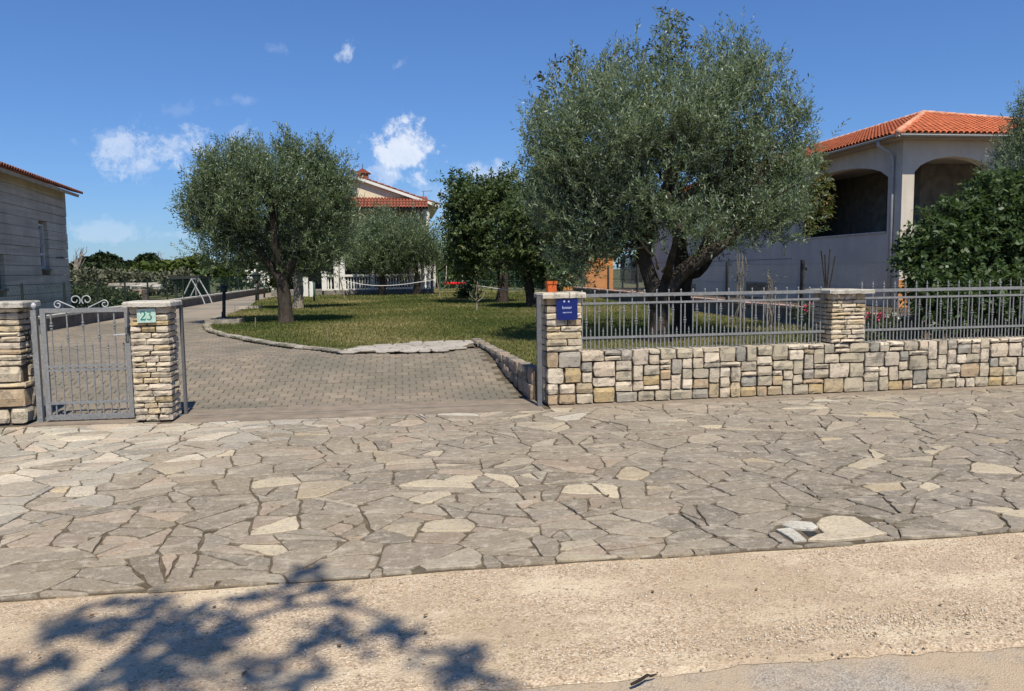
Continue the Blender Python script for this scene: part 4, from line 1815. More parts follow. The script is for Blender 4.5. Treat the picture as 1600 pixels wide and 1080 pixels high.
# ================================================================== HOUSES
def tile_field(parent, name, origin, eu, ev, nn, keep, umax, vmax, w, l, tint, nparts=0, umin=0., thick=.05, stuffname='roof_tiles'):
    """barrel tiles on a slope: eu along the eave, ev up the slope, nn the slope normal"""
    O = Vector(origin)
    r = random.Random(int(umax * 100) + 3)
    cellsT = []
    nv_ = int(vmax / l) + 1
    nu = int((umax - umin) / w) + 1
    for j in range(nv_):
        for i in range(nu):
            u, v = umin + (i + .5) * w, (j + .5) * l
            if keep(u, v):
                cellsT.append((j, i, u, v))
    K = 5

    def geo(mb, u, v, t):
        c = O + eu * u + ev * (v - l / 2) + nn * .015
        vs = []
        for e, (dv_, sc_, lift) in enumerate(((-.02, 1.0, .032), (l + .03, .84, .0))):
            for ring, rr in enumerate((w * .5 * sc_, w * .5 * sc_ - .014)):
                for k in range(K):
                    a = math.pi * k / (K - 1)
                    vs.append(c + ev * dv_ + eu * (math.cos(a) * rr) + nn * (math.sin(a) * rr * .85 + lift))
        fs = []
        for k in range(K - 1):
            fs.append((k, k + 1, 2 * K + k + 1, 2 * K + k))
            fs.append((k + 1, k, K + k, K + k + 1))
        mb.add(vs, fs, t)
    rest = MB()
    for q, (j, i, u, v) in enumerate(cellsT):
        jv = r.uniform(.75, 1.2); t = tuple(x * jv for x in tint)
        if q < nparts:
            mb = MB(); geo(mb, u, v, t)
            mb.build('tile', 'tile', parent, org=O + eu * u + ev * v, recalc=False, smooth=True)
        else:
            geo(rest, u, v, t)
    if rest.v:
        o = rest.build(stuffname, 'tile', parent, recalc=False, smooth=True)
        o['kind'] = 'stuff'


def arch_pts(a, c, zs, zt, n=14, pw=2.0):
    out = []
    for i in range(n + 1):
        t = -1 + 2 * i / n
        out.append((a + (c - a) * (t + 1) / 2, zs + (zt - zs) * max(0, 1 - t * t) ** .66))
    return out


# ---- arched house on the right
HC = Vector((16.0, 24.0, .3))
hr = thing('arched_house', (20, 30, .28), 'pale house with arched loggia and orange tiled hip roof on the right', 'house')
EAVE = 5.62
HW, HL = 10.0, 27.0
# front wall with arches
b = MB()
arF = [(.42, 3.2, 2.72, 4.62, 5.12), (3.9, 6.7, 2.72, 4.62, 5.12), (7.4, 9.5, 2.72, 4.62, 5.12)]
prev = 0
for (a, c, sl, zs, zt) in arF:
    pts = arch_pts(a, c, zs, zt)
    b.prism([(prev, .3), (a, .3), (a, EAVE), (prev, EAVE)], (HC.x, HC.y, 0), (1, 0, 0), (0, 0, 1), (0, 1, 0), .38)
    b.prism([(a, .3), (c, .3), (c, sl), (a, sl)], (HC.x, HC.y + .03, 0), (1, 0, 0), (0, 0, 1), (0, 1, 0), .3)
    b.prism([(a, EAVE)] + pts + [(c, EAVE)], (HC.x, HC.y, 0), (1, 0, 0), (0, 0, 1), (0, 1, 0), .38)
    prev = c
b.prism([(prev, .3), (HW, .3), (HW, EAVE), (prev, EAVE)], (HC.x, HC.y, 0), (1, 0, 0), (0, 0, 1), (0, 1, 0), .38)
b.build('front_wall', 'plaster', hr)
# left wall along the depth
b = MB()
arL = [(.75, 7.0, 2.72, 4.55, 5.12)]
prev = .382
for (a, c, sl, zs, zt) in arL:
    pts = arch_pts(a, c, zs, zt)
    b.prism([(prev, .3), (a, .3), (a, EAVE), (prev, EAVE)], (HC.x, HC.y, 0), (0, 1, 0), (0, 0, 1), (1, 0, 0), .38)
    b.prism([(a, .3), (c, .3), (c, sl), (a, sl)], (HC.x, HC.y, 0), (0, 1, 0), (0, 0, 1), (1, 0, 0), .3)
    b.prism([(a, EAVE)] + pts + [(c, EAVE)], (HC.x, HC.y, 0), (0, 1, 0), (0, 0, 1), (1, 0, 0), .38)
    prev = c
b.prism([(prev, .3), (HL, .3), (HL, EAVE), (prev, EAVE)], (HC.x, HC.y, 0), (0, 1, 0), (0, 0, 1), (1, 0, 0), .38)
b.build('side_wall', 'plaster', hr)
b = MB(); b.box((HC.x - .04, HC.y + .76, 2.722), (HC.x + .34, HC.y + 6.99, 2.78)); b.build('side_sill', 'coping', hr)
b = MB(); b.box((HC.x + .43, HC.y - .02, 2.722), (HC.x + 3.19, HC.y + .36, 2.78)); b.build('front_sill', 'coping', hr)
b = MB(); b.box((HC.x - .012, HC.y - .02, .29), (HC.x + HW, HC.y - .003, 1.18)); b.build('orange_plinth', 'orange', hr)
# loggia inside
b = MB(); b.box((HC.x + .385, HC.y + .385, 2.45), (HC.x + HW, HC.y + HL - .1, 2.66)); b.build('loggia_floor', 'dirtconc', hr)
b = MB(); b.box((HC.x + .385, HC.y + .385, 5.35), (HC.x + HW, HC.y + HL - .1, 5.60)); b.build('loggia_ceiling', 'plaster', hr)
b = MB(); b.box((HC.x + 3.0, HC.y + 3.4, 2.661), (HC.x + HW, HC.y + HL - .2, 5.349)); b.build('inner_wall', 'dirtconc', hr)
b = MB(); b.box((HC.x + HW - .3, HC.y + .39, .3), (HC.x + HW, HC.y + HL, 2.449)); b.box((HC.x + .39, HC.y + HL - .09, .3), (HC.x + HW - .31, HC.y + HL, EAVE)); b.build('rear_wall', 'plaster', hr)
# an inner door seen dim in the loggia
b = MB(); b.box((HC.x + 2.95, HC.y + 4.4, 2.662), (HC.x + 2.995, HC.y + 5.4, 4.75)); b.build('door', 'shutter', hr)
# roof: hip at the front, ridge along the depth
OV = .55
ez = EAVE + .10
pk = Vector((HC.x + 5, HC.y + 6.2, EAVE + 2.05))
e0 = Vector((HC.x - OV, HC.y - OV, ez)); e1 = Vector((HC.x + HW + OV, HC.y - OV, ez)); e2 = Vector((HC.x + HW + OV, HC.y + HL + OV, ez)); e3 = Vector((HC.x - OV, HC.y + HL + OV, ez))
pb = Vector((pk.x, e3.y, pk.z))
b = MB()
b.add([e0, e1, pk], [(0, 1, 2)]); b.add([e1, e2, pb, pk], [(0, 1, 2, 3)]); b.add([e2, e3, pb], [(0, 1, 2)]); b.add([e3, e0, pk, pb], [(0, 1, 2, 3)])
b.cur = (.4, .12, .06)
dn = Vector((0, 0, -.1))
b.add([e0 + dn, e1 + dn, e2 + dn, e3 + dn, e0, e1, e2, e3], [(4, 0, 1, 5), (5, 1, 2, 6), (6, 2, 3, 7), (7, 3, 0, 4)])
b.build('roof_deck', 'soffit', hr, recalc=False)
b = MB()
b.box((e0.x + .02, e0.y + .02, ez - .105), (e1.x - .02, HC.y - .001, ez - .085)); b.box((e0.x + .02, HC.y, ez - .105), (HC.x - .001, e3.y - .02, ez - .085))
b.build('soffit', 'soffit', hr)
TT = (.54, .155, .07)
# front hip face
ev = (Vector((pk.x, pk.y, pk.z)) - Vector((pk.x, e0.y, e0.z)))
vL = ev.length
ev.normalize()
nn = Vector((1, 0, 0)).cross(ev)
wid = e1.x - e0.x
fu = pk.x - e0.x
tile_field(hr, 'tile', e0, Vector((1, 0, 0)), ev, nn, lambda u, v: fu * v / vL < u < wid - (wid - fu) * v / vL, wid, vL, .20, .40, TT, 230)
ev2 = (pk - Vector((e0.x, pk.y, e0.z)))
vL2 = ev2.length
ev2.normalize()
eu2 = Vector((0, -1, 0))
nn2 = eu2.cross(ev2)
L2 = e3.y - e0.y
fr = pk.y - e0.y
tile_field(hr, 'tile', e3, eu2, ev2, nn2, lambda u, v: u < L2 - fr * v / vL2, L2, vL2, .20, .40, TT, 0, stuffname='side_roof_tiles')


def ridge(parent, a, c, n, r_=.13, tint=(.62, .36, .24)):
    a, c = Vector(a), Vector(c)
    d = (c - a) / n
    for i in range(n):
        mb = MB(); jv = rnd.uniform(.85, 1.15); mb.cur = tuple(v * jv for v in tint)
        mb.tube([a + d * i - d.normalized() * .02, a + d * (i + 1.0) + d.normalized() * .03], [r_ * 1.08, r_ * .92], 8)
        mb.build('ridge_tile', 'tile', parent, org=a + d * i, smooth=True)


up = Vector((0, 0, .06))
ridge(hr, e0 + up, pk + up, 24, .10)
ridge(hr, e1 + up, pk + up, 24, .10)
ridge(hr, pk + up, pb + up, 44, .10)


def gutter(parent, a, c):
    a, c = Vector(a), Vector(c)
    d = (c - a).normalized()
    o = d.cross(Vector((0, 0, 1)))
    mb = MB()
    r_ = .075
    vs, fs = [], []
    K = 7
    for e in (a, c):
        for rr in (r_, r_ - .006):
            for k in range(K):
                t = math.pi + math.pi * k / (K - 1)
                vs.append(e + o * math.cos(t) * rr + Vector((0, 0, math.sin(t) * rr)))
    for k in range(K - 1):
        fs += [(k, k + 1, 2 * K + k + 1, 2 * K + k), (K + k + 1, K + k, 3 * K + k, 3 * K + k + 1)]
    fs += [(0, 2 * K, 3 * K, K), (K - 1, 2 * K - 1, 4 * K - 1, 3 * K - 1)]
    mb.add(vs, fs)
    mb.build('gutter', 'gutter', parent, smooth=True)


gutter(hr, e0 + Vector((0, -.08, -.02)), e1 + Vector((0, -.08, -.02)))
gutter(hr, e3 + Vector((-.08, 0, -.02)), e0 + Vector((-.08, 0, -.02)))
b = MB()
dp = HC + Vector((-.075, .42, 0))
b.tube([(e0.x - .08, dp.y - .05, ez - .09), (e0.x - .07, dp.y - .03, ez - .22), (dp.x - .12, dp.y, ez - .42), (dp.x, dp.y, ez - .60), (dp.x, dp.y, .3)], .058, 10)
b.build('downpipe', 'pipe', hr, smooth=True)
# low openings in the side wall, their inner shade painted as dark sheets
for (pa, pb_, za, zb_, frame) in ((1168, 1200, 444, 470, 0), (1062, 1086, 446, 470, 0)):
    q0 = ONP(pa, 460, HC, Vector((1, 0, 0))); q1 = ONP(pb_, 460, HC, Vector((1, 0, 0)))
    t0 = ONP(pa, za, HC, Vector((1, 0, 0))).z
    y0, y1 = sorted((q0.y, q1.y))
    b = MB(); b.box((HC.x - .02, y0, .45), (HC.x - .004, y1, t0)); w_ = b.build('window', 'darkin', hr)
    b = MB()
    for yy0, yy1, z0, z1 in ((y0 - .1, y1 + .1, t0 + .002, t0 + .12), (y0 - .1, y0, .45, t0), (y1, y1 + .1, .45, t0)):
        b.box((HC.x - .05, yy0, z0), (HC.x - .003, yy1, z1))
    b.build('frame', 'dirtconc', w_)
q0 = ONP(998, 425, HC, Vector((1, 0, 0))); q1 = ONP(976, 425, HC, Vector((1, 0, 0)))
zt = ONP(987, 400, HC, Vector((1, 0, 0))).z; zb_ = ONP(987, 441, HC, Vector((1, 0, 0))).z
b = MB(); b.box((HC.x - .03, q0.y, zb_), (HC.x - .004, q1.y, zt)); w_ = b.build('window', 'glass', hr)
ym = (q0.y + q1.y) / 2
b = MB()
for ya, yb_, z0, z1 in ((q0.y, q1.y, zt + .002, zt + .1), (q0.y - .1, q1.y + .1, zb_ - .12, zb_ - .002), (ym - .06, ym + .06, zb_, zt)):
    b.box((HC.x - .09, ya, z0), (HC.x - .031, yb_, z1))
b.build('frame', 'winframe', w_)
for ya, yb_ in ((q0.y - .9, q0.y - .02), (q1.y + .02, q1.y + .9)):
    b = MB(); b.box((HC.x - .07, ya, zb_), (HC.x - .003, yb_, zt)); b.build('shutter', 'shutter', w_)
# the wall seams
b = MB(); b.box((HC.x - .008, HC.y + 7.2, 1.96), (HC.x - .002, HC.y + HL, 1.985)); b.build('wall_seam', 'dirtconc', hr)
# vent dot
b = MB(); b.tube([(HC.x - .03, HC.y + 6.0, 1.55), (HC.x, HC.y + 6.0, 1.55)], .07, 10); b.build('vent', 'darkin', hr)

# ---- grey concrete house on the left
LH0, LH1 = Vector((-10.16, 19.5, 0)), Vector((-11.40, 29.9, 0))
ld = (LH1 - LH0).normalized()
ln = Vector((-ld.y, ld.x, 0))        # away from the drive
LHL = (LH1 - LH0).length
hl = thing('concrete_house', (-13, 25, .28), 'grey board-marked concrete house at the left edge', 'house')
TOPZ = 4.42
openings = []
n_out = -ln


def lwin(px0, px1, py0, py1):
    a = ONP(px0, (py0 + py1) / 2, LH0, ln); c = ONP(px1, (py0 + py1) / 2, LH0, ln)
    s0, s1 = sorted(((a - LH0).dot(ld), (c - LH0).dot(ld)))
    xm = (px0 + px1) / 2
    z1 = ONP(xm, py0, LH0, ln).z; z0 = ONP(xm, py1, LH0, ln).z
    return s0, s1, z0, z1


w1 = lwin(63, 76, 350, 420)
w2 = lwin(-30, 8, 400, 452)
zc = [.25 + i * (TOPZ + .085 - .25) / 15 for i in range(16)]
for i in range(15):
    cuts = [(0, LHL)]
    for (s0, s1, z0, z1) in (w1, w2):
        if z0 < zc[i + 1] - .02 and z1 > zc[i] + .02:
            new = []
            for a, c in cuts:
                if s0 > a and s1 < c:
                    new += [(a, s0), (s1, c)]
                else:
                    new.append((a, c))
            cuts = new
    off = rnd.uniform(-.014, .014)
    for a, c in cuts:
        b = MB(); b.box((a, off, zc[i] + .006), (c, .3, zc[i + 1] - .006), (ld, ln), LH0)
        b.build('concrete_course', 'plasterleft', hl)
b = MB(); b.box((.02, .32, .25), (LHL - .02, 8.5, TOPZ + .08), (ld, ln), LH0); b.build('house_body', 'plasterleft', hl)
for (s0, s1, z0, z1), nm in ((w1, 1), (w2, 2)):
    b = MB(); b.box((s0, .2, z0), (s1, .318, z1), (ld, ln), LH0); w_ = b.build('window', 'glass', hl)
    b = MB()
    f_ = .07
    b.box((s0, .12, z0), (s0 + f_, .199, z1), (ld, ln), LH0); b.box((s1 - f_ * 1.6, .12, z0), (s1, .199, z1), (ld, ln), LH0)
    b.box((s0 + f_ + .001, .13, z1 - f_), (s1 - f_ * 1.6 - .001, .199, z1), (ld, ln), LH0); b.box((s0 + f_ + .001, .13, z0), (s1 - f_ * 1.6 - .001, .199, z0 + f_), (ld, ln), LH0)
    if nm == 1:
        zm = z0 + (z1 - z0) * .3
        b.box((s0 + f_ + .001, .13, zm), (s1 - f_ * 1.6 - .001, .199, zm + f_), (ld, ln), LH0)
    b.build('frame', 'winframe' if nm == 1 else 'galvdark', w_)
    b = MB(); b.box((s0 - .06, -.05, z0 - .06), (s1 + .06, .11, z0 - .004), (ld, ln), LH0); b.build('sill', 'dirtconc', w_)
# little wall lamp bracket
q = ONP(88, 403, LH0, ln)
b = MB(); b.tube([q, q - ln * .18 + Vector((0, 0, .02))], .02, 6); b.box((-.07, -.23, -.03), (.07, -.12, .03), (ld, ln), q); b.build('wall_bracket', 'galvdark', hl)
# roof
sl = math.radians(19)
OVL = .42
r0 = LH0 - ld * .5 - ln * OVL + Vector((0, 0, TOPZ + .02))
eu = ld
evv = ln * math.cos(sl) + Vector((0, 0, math.sin(sl)))
nnn = evv.cross(eu)
if nnn.z < 0:
    nnn = -nnn
RLN = LHL + .5 + .16
b = MB()
b.add([r0, r0 + eu * RLN, r0 + eu * RLN + evv * 5.2, r0 + evv * 5.2] + [p - nnn * .1 for p in (r0, r0 + eu * RLN, r0 + eu * RLN + evv * 5.2, r0 + evv * 5.2)],
      [(0, 1, 2, 3), (7, 6, 5, 4), (0, 4, 5, 1), (1, 5, 6, 2), (2, 6, 7, 3), (3, 7, 4, 0)])
b.build('roof_deck', 'soffit', hl)
tile_field(hl, 'tile', r0 - evv * .06 + nnn * .01, eu, evv, nnn, lambda u, v: True, RLN, 5.2, .2, .4, (.30, .13, .09), 0)
gpoly = [(0, 0), (0, 8.5), (3.9, 0)]
b = MB(); b.prism([(0, TOPZ), (8.0, TOPZ), (4.6, TOPZ + 1.55)], LH1 - ld * .32, ln, (0, 0, 1), ld, .3); b.build('gable', 'plasterleft', hl)

# ---- far house with gable and tiled canopy
FY = 50.0
hf = thing('gable_house', (-3, 56, .3), 'cream gabled house with a red tiled canopy at the end of the lawn', 'house')
apex = AY(556, 276, FY)
eR = AY(678, 318, FY)
eL = Vector((apex.x * 2 - eR.x, FY, eR.z))
zc_ = AY(600, 312, FY).z          # top of canopy
xR = AY(671, 340, FY).x
xL = eL.x + .4
b = MB()
b.prism([(xL, zc_ - .5), (xR, zc_ - .5), (xR, eR.z - .12), (apex.x, apex.z - .15), (xL, eL.z - .12)], (0, FY, 0), (1, 0, 0), (0, 0, 1), (0, 1, 0), .3)
b.build('gable_wall', 'cream', hf)
b = MB(); b.box((xL, FY + 2.6, .3), (xR, FY + 10, zc_ - .38)); b.build('rear_wall', 'cream', hf)
b = MB(); b.box((xL, FY + .02, 3.0), (xR, FY + 2.59, 3.2)); b.build('balcony_floor', 'white', hf)
b = MB(); b.box((xL, FY + .305, zc_ - .5), (xR, FY + 2.59, zc_ - .38)); b.build('balcony_ceiling', 'soffit', hf)
cx0, cx1 = AY(661, 340, FY).x, xR
b = MB(); b.box((cx0, FY, .3), (cx1, FY + .3, zc_ - .51)); b.build('column', 'white', hf)
b = MB(); b.box((AY(652, 340, FY).x, FY + .05, .3), (AY(656, 340, FY).x, FY + .25, zc_ - .51)); b.build('column', 'white', hf)
b = MB(); b.box((AY(528, 340, FY).x, FY, .3), (AY(536, 340, FY).x, FY + .3, zc_ - .51)); b.build('column', 'white', hf)
b = MB(); b.box((cx1 - .25, FY + .31, .3), (cx1, FY + 2.59, zc_ - .51)); b.build('side_wall', 'cream', hf)
b = MB(); b.box((AY(610, 345, FY).x, FY + 2.55, 3.3), (AY(650, 345, FY).x, FY + 2.595, 5.0)); w_ = b.build('window', 'glass', hf)
b = MB(); b.box((xL, FY + 2.55, .4), (AY(640, 440, FY).x, FY + 2.595, 2.7)); b.build('porch_shade_sheet', 'darkin', hf)  # dark sheet standing in for the shade inside the porch
# roof slabs
for (p0, sgn) in ((eR, 1), (eL, -1)):
    d = (apex - p0)
    LN = d.length
    d.normalize()
    nup = Vector((-d.z * sgn, 0, d.x * sgn)) if sgn < 0 else Vector((-d.z, 0, d.x))
    if nup.z < 0:
        nup = -nup
    o = p0 + Vector((0, -.28, 0)) - d * .35
    b = MB()
    q = [o, o + d * (LN + .35), o + d * (LN + .35) + Vector((0, 11, 0)), o + Vector((0, 11, 0))]
    b.add(q + [v - nup * .16 for v in q], [(0, 1, 2, 3), (7, 6, 5, 4), (0, 4, 5, 1), (1, 5, 6, 2), (2, 6, 7, 3), (3, 7, 4, 0)])
    b.build('roof_deck', 'white', hf)
    tile_field(hf, 'tile', o + nup * .01, Vector((0, 1, 0)), d, nup, lambda u, v: True, 11, LN + .35, .16, .4, (.22, .075, .05), 0)
# canopy
c0 = AY(543, 325.5, FY - 1.3); c1 = AY(669, 325.5, FY - 1.3)
ct = AY(600, 311, FY - .02)
ev = Vector((0, FY - .02 - c0.y, ct.z - c0.z)); vl = ev.length; ev.normalize()
eu = Vector((1, 0, 0)); nn = eu.cross(ev)
o = Vector((c0.x, c0.y, c0.z))
wc = c1.x - c0.x
b = MB()
q = [o, o + eu * wc, o + eu * wc + ev * vl, o + ev * vl]
b.add(q + [v - nn * .09 for v in q], [(0, 1, 2, 3), (7, 6, 5, 4), (0, 4, 5, 1), (1, 5, 6, 2), (2, 6, 7, 3), (3, 7, 4, 0)])
b.build('canopy_deck', 'shutter', hf)
tile_field(hf, 'tile', o, eu, ev, nn, lambda u, v: True, wc, vl, .19, .42, (.20, .07, .05), 0, stuffname='canopy_tiles')
# chimney
cb = AY(567, 275, FY + 3)
ch = MB(); ch.box((cb.x - .35, cb.y - .3, cb.z - .8), (cb.x + .35, cb.y + .3, cb.z + .10)); cho = ch.build('chimney', 'brick', hf)
ch = MB(); ch.prism([(-.5, .0), (.5, .0), (0, .32)], cb + Vector((0, -.4, .13)), (1, 0, 0), (0, 0, 1), (0, 1, 0), .8); ch.build('chimney_cap', 'brick', cho)
ch = MB(); ch.tube([cb + Vector((0, 0, .40)), cb + Vector((0, 0, .75))], .03, 6); ch.build('finial', 'galvdark', cho)
# dish and aerials
dc = AY(550, 275, FY - .4)
dish = MB(); dish.lathe((dc.x, dc.y, dc.z), [(.02, 0), (.2, .04), (.34, .13), (.36, .14), (.3, .13), (.02, .05)], 14)
Rm = Matrix.Rotation(math.radians(75), 4, 'X') @ Matrix.Identity(4)
dish.v = [tuple(Rm @ (Vector(v) - dc) + dc) for v in dish.v]
tdish = thing('satellite_dish', dc, 'dark round satellite dish beside the chimney of the far house', 'satellite dish')
dish.build('dish', 'dish', tdish, smooth=True)
d2 = MB(); d2.tube([dc + Vector((0, .1, 0)), dc + Vector((0, .25, -.5))], .03, 6); d2.build('mast', 'galvdark', tdish)


def aerial(px, py, Y, h, label):
    p = AY(px, py, Y)
    t = thing('tv_aerial', p, label, 'aerial', None)
    b = MB(); b.tube([p, p + Vector((0, 0, h))], .02, 5); b.build('mast', 'galvdark', t)
    b = MB(); b.tube([p + Vector((-.1, 0, h)), p + Vector((.55, 0, h + .05))], .014, 5)
    for k in range(5):
        x = -.05 + .14 * k
        b.tube([p + Vector((x, -.2, h + .02)), p + Vector((x, .2, h + .02))], .01, 4)
    b.build('antenna', 'galvdark', t)


aerial(546, 272, FY + 1, .85, 'thin tv aerial left of the chimney on the far house')
aerial(662, 312, FY + 1, .5, 'short tv aerial on the right eave of the far house')

# balustrade of the terrace
bal = thing('balustrade', (-1.5, 48, .35), 'white balustrade with turned balusters under the far house', 'balustrade')
BY = 47.3
bx0, bx1 = AY(506, 440, BY).x, AY(678, 440, BY).x
zt, zb0 = 1.50, .62
b = MB(); b.box((bx0, BY - .14, .30), (bx1, BY + .14, .60)); b.build('base_wall', 'dirtconc', bal)
b = MB(); b.box((bx0, BY - .11, zt - .12), (bx1, BY + .11, zt)); b.build('top_rail', 'white', bal)
b = MB(); b.box((bx0, BY - .09, .601), (bx1, BY + .09, .66)); b.build('bottom_rail', 'white', bal)
n = int((bx1 - bx0) / .16)
bp = MB(); bp.lathe((0, 0, .66), [(.05, 0), (.05, .06), (.03, .09), (.062, .25), (.05, .36), (.028, .5), (.028, .58), (.05, .64), (.05, .725)], 8)
first = None
posts = [AY(x, 440, BY).x for x in (506, 526, 582, 673, 678)]
for i in range(n):
    x = bx0 + (i + .5) * (bx1 - bx0) / n
    if min(abs(x - p) for p in posts) < .2:
        continue
    if first is None:
        first = bp.build('baluster', 'white', None, org=(0, 0, 0), smooth=True)
        first.parent = bal
        first.location = Vector((x, BY, 0)) - POS[bal.name]
    else:
        link_copy(first, bal, (x, BY, 0))
for px, h in ((507, 1.62), (526, 2.55), (582, 2.0), (672, 1.62), (677, 2.3)):
    p = AY(px, 440, BY)
    b = MB(); b.box((p.x - .14, BY - .16, .60), (p.x + .14, BY + .16, h)); b.box((p.x - .19, BY - .2, h + .001), (p.x + .19, BY + .2, h + .08)); b.build('pier', 'white', bal)
b = MB(); b.box((bx0 - 3, BY + .2, .3), (bx1, FY + 2.5, .61)); tag(b.build('terrace', 'dirtconc'), 'raised terrace floor behind the balustrade of the far house', 'terrace', kind='structure')

# ---- orange building behind the olive
ob = thing('orange_building', (14, 55, .3), 'plain orange rendered building behind the big olive tree', 'building')
p0, p1 = AY(880, 430, 52), AY(958, 430, 52)
b = MB(); b.box((p0.x, 52, .28), (p1.x, 60, 3.0)); b.build('wall', 'orange', ob)
b = MB(); b.cur = (.4, .14, .08); b.prism([(-.4, 3.0), (p1.x - p0.x + .4, 3.0), ((p1.x - p0.x) / 2, 4.2)], (p0.x, 51.6, 0), (1, 0, 0), (0, 0, 1), (0, 1, 0), 9); b.build('roof', 'tile', ob)
b = MB(); b.box((p0.x + .6, 51.97, .3), (p0.x + 1.5, 51.995, 2.3)); b.build('door', 'shutter', ob)

# ================================================================== TREES
def trunk_parts(t, limbs, mat, n=10, jit=.18):
    for nm, pts, rad in limbs:
        # refine the path
        P = [Vector(p) for p in pts]
        Q, R_ = [], []
        for i in range(len(P) - 1):
            m_ = 5
            for k in range(m_):
                s = k / m_
                a = P[max(0, i - 1)]; b0 = P[i]; c = P[i + 1]; d = P[min(len(P) - 1, i + 2)]
                Q.append(.5 * ((2 * b0) + (c - a) * s + (2 * a - 5 * b0 + 4 * c - d) * s * s + (3 * b0 - a - 3 * c + d) * s ** 3))
                R_.append(rad[i] * (1 - s) + rad[i + 1] * s)
        Q.append(P[-1]); R_.append(rad[-1])
        b = MB(); b.tube(Q, R_, n, jit); b.build(nm, mat, t, smooth=True, recalc=False)


def twigs(t, roots, ells, n, r, mat, rad=.02, name='twigs'):
    b = MB()
    for i in range(n):
        e = r.choice(ells)
        d = Vector((r.gauss(0, 1), r.gauss(0, 1), r.gauss(.3, 1))).normalized()
        s = r.uniform(.55, .92)
        p = Vector(e[0]) + Vector((d.x * e[1][0] * s, d.y * e[1][1] * s, d.z * e[1][2] * s))
        q = min(roots, key=lambda a: (Vector(a) - p).length * r.uniform(.8, 1.3))
        pts = bend(q, p, 4, .06, r.randint(0, 9999), .05)
        b.tube(pts, [rad * (1 - .2 * k) for k in range(5)], 5, caps=False)
    return b.build(name, mat, t, smooth=True, recalc=False)


PXM = lambda px, py, Y: AY(px, py, Y)

# ---- the big olive
BO = 13.6
big = thing('olive_tree', (G(1028, 545, LAWN_Z).x, BO, LAWN_Z), 'largest olive tree with forked trunk behind the railing', 'tree')
Z0 = lambda px, Y: Vector((AY(px, 500, Y).x, Y, LAWN_Z - .05))
limbs = [
    ('trunk', [Z0(1030, BO), PXM(1030, 500, BO), PXM(1030, 470, BO), PXM(1026, 440, BO)], [.24, .17, .15, .15]),
    ('limb', [PXM(1030, 480, BO), PXM(1014, 430, BO), PXM(1006, 395, BO), PXM(1012, 350, BO - .1), PXM(1000, 290, BO), PXM(985, 220, BO)], [.17, .14, .125, .11, .08, .04]),
    ('limb', [PXM(1032, 478, BO), PXM(1052, 440, BO), PXM(1085, 410, BO - .1), PXM(1125, 385, BO - .2), PXM(1165, 345, BO - .1), PXM(1190, 280, BO)], [.18, .145, .13, .10, .075, .04]),
    ('limb', [PXM(1090, 408, BO), PXM(1115, 350, BO + .1), PXM(1110, 270, BO + .2), PXM(1120, 170, BO + .1)], [.11, .09, .07, .03]),
    ('limb', [PXM(1008, 400, BO), PXM(985, 370, BO + .3), PXM(945, 340, BO + .5), PXM(910, 290, BO + .4)], [.08, .065, .05, .025]),
    ('limb', [PXM(1012, 350, BO), PXM(1040, 290, BO - .5), PXM(1050, 210, BO - .6)], [.08, .06, .03]),
    ('limb', [PXM(1040, 440, BO), PXM(1050, 400, BO - .6), PXM(1062, 350, BO - 1.0)], [.08, .06, .03]),
]
trunk_parts(big, limbs, 'bark')
E = [ell(945, 225, 105, 112, BO, 1.2), ell(1055, 198, 108, 92, BO, 1.3), ell(1148, 188, 86, 98, BO, 1.2), ell(1045, 285, 165, 95, BO, 1.1), ell(912, 330, 80, 75, BO, 1.2),
     ell(1188, 285, 78, 85, BO, 1.2), ell(1140, 345, 85, 52, BO, 1.4), ell(960, 350, 75, 50, BO, 1.4), ell(875, 245, 58, 95, BO, 1.2), ell(1228, 230, 40, 75, BO, 1.5), ell(905, 395, 42, 45, BO, 1.4), ell(970, 385, 55, 34, BO + .5, 1.3), ell(1215, 335, 36, 42, BO, 1.3), ell(1090, 360, 70, 36, BO - .7, 1.2)]
Pp, Nn = crown_clusters(E, 520, 17, .20, 41, .5, -.10, 2.2, 1.2, .88)
parts = [sprigs(Pp, Nn, 42, .30, 14, .090, .023, up=.55, out=.7, spreadang=.62)]
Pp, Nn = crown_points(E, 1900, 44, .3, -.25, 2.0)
parts.append(sprigs(Pp, Nn, 45, .30, 12, .085, .024, up=.6, out=.5, spreadang=.7, ttone=(0, .45)))  # inner leaves toned darker, the crown's inner shade put into their colour
# upright shoots of the outline
sh = []
for px, py in [(862, 118), (893, 92), (912, 102), (948, 88), (968, 80), (1000, 85), (1010, 110), (1030, 60), (1038, 25), (1042, 45), (1062, 40), (1105, 70), (1128, 70), (1150, 40), (1160, 45), (1175, 60), (1200, 100), (1225, 135), (1245, 150), (1262, 180), (835, 160), (825, 205), (1180, 75), (1140, 55), (840, 270), (1268, 215)]:
    for k in range(9):
        sh.append(PXM(px + rnd.uniform(-7, 7), py + 50 * k / 9 + rnd.uniform(0, 8), BO + rnd.uniform(-.3, .3)))
S = np.array([tuple(p) for p in sh])
parts.append(sprigs(S, np.tile([0, 0, 1.], (len(S), 1)) + NR.normal(size=(len(S), 3)) * .25, 43, .26, 13, .088, .022, up=.9, out=.4, spreadang=.6))
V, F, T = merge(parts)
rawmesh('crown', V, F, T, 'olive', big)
twigs(big, [PXM(1006, 395, BO), PXM(1012, 350, BO), PXM(1125, 385, BO), PXM(1165, 345, BO), PXM(1110, 300, BO), PXM(945, 340, BO + .4), PXM(1050, 300, BO - .3)], E, 90, random.Random(5), 'bark', .028)
tw = MB()
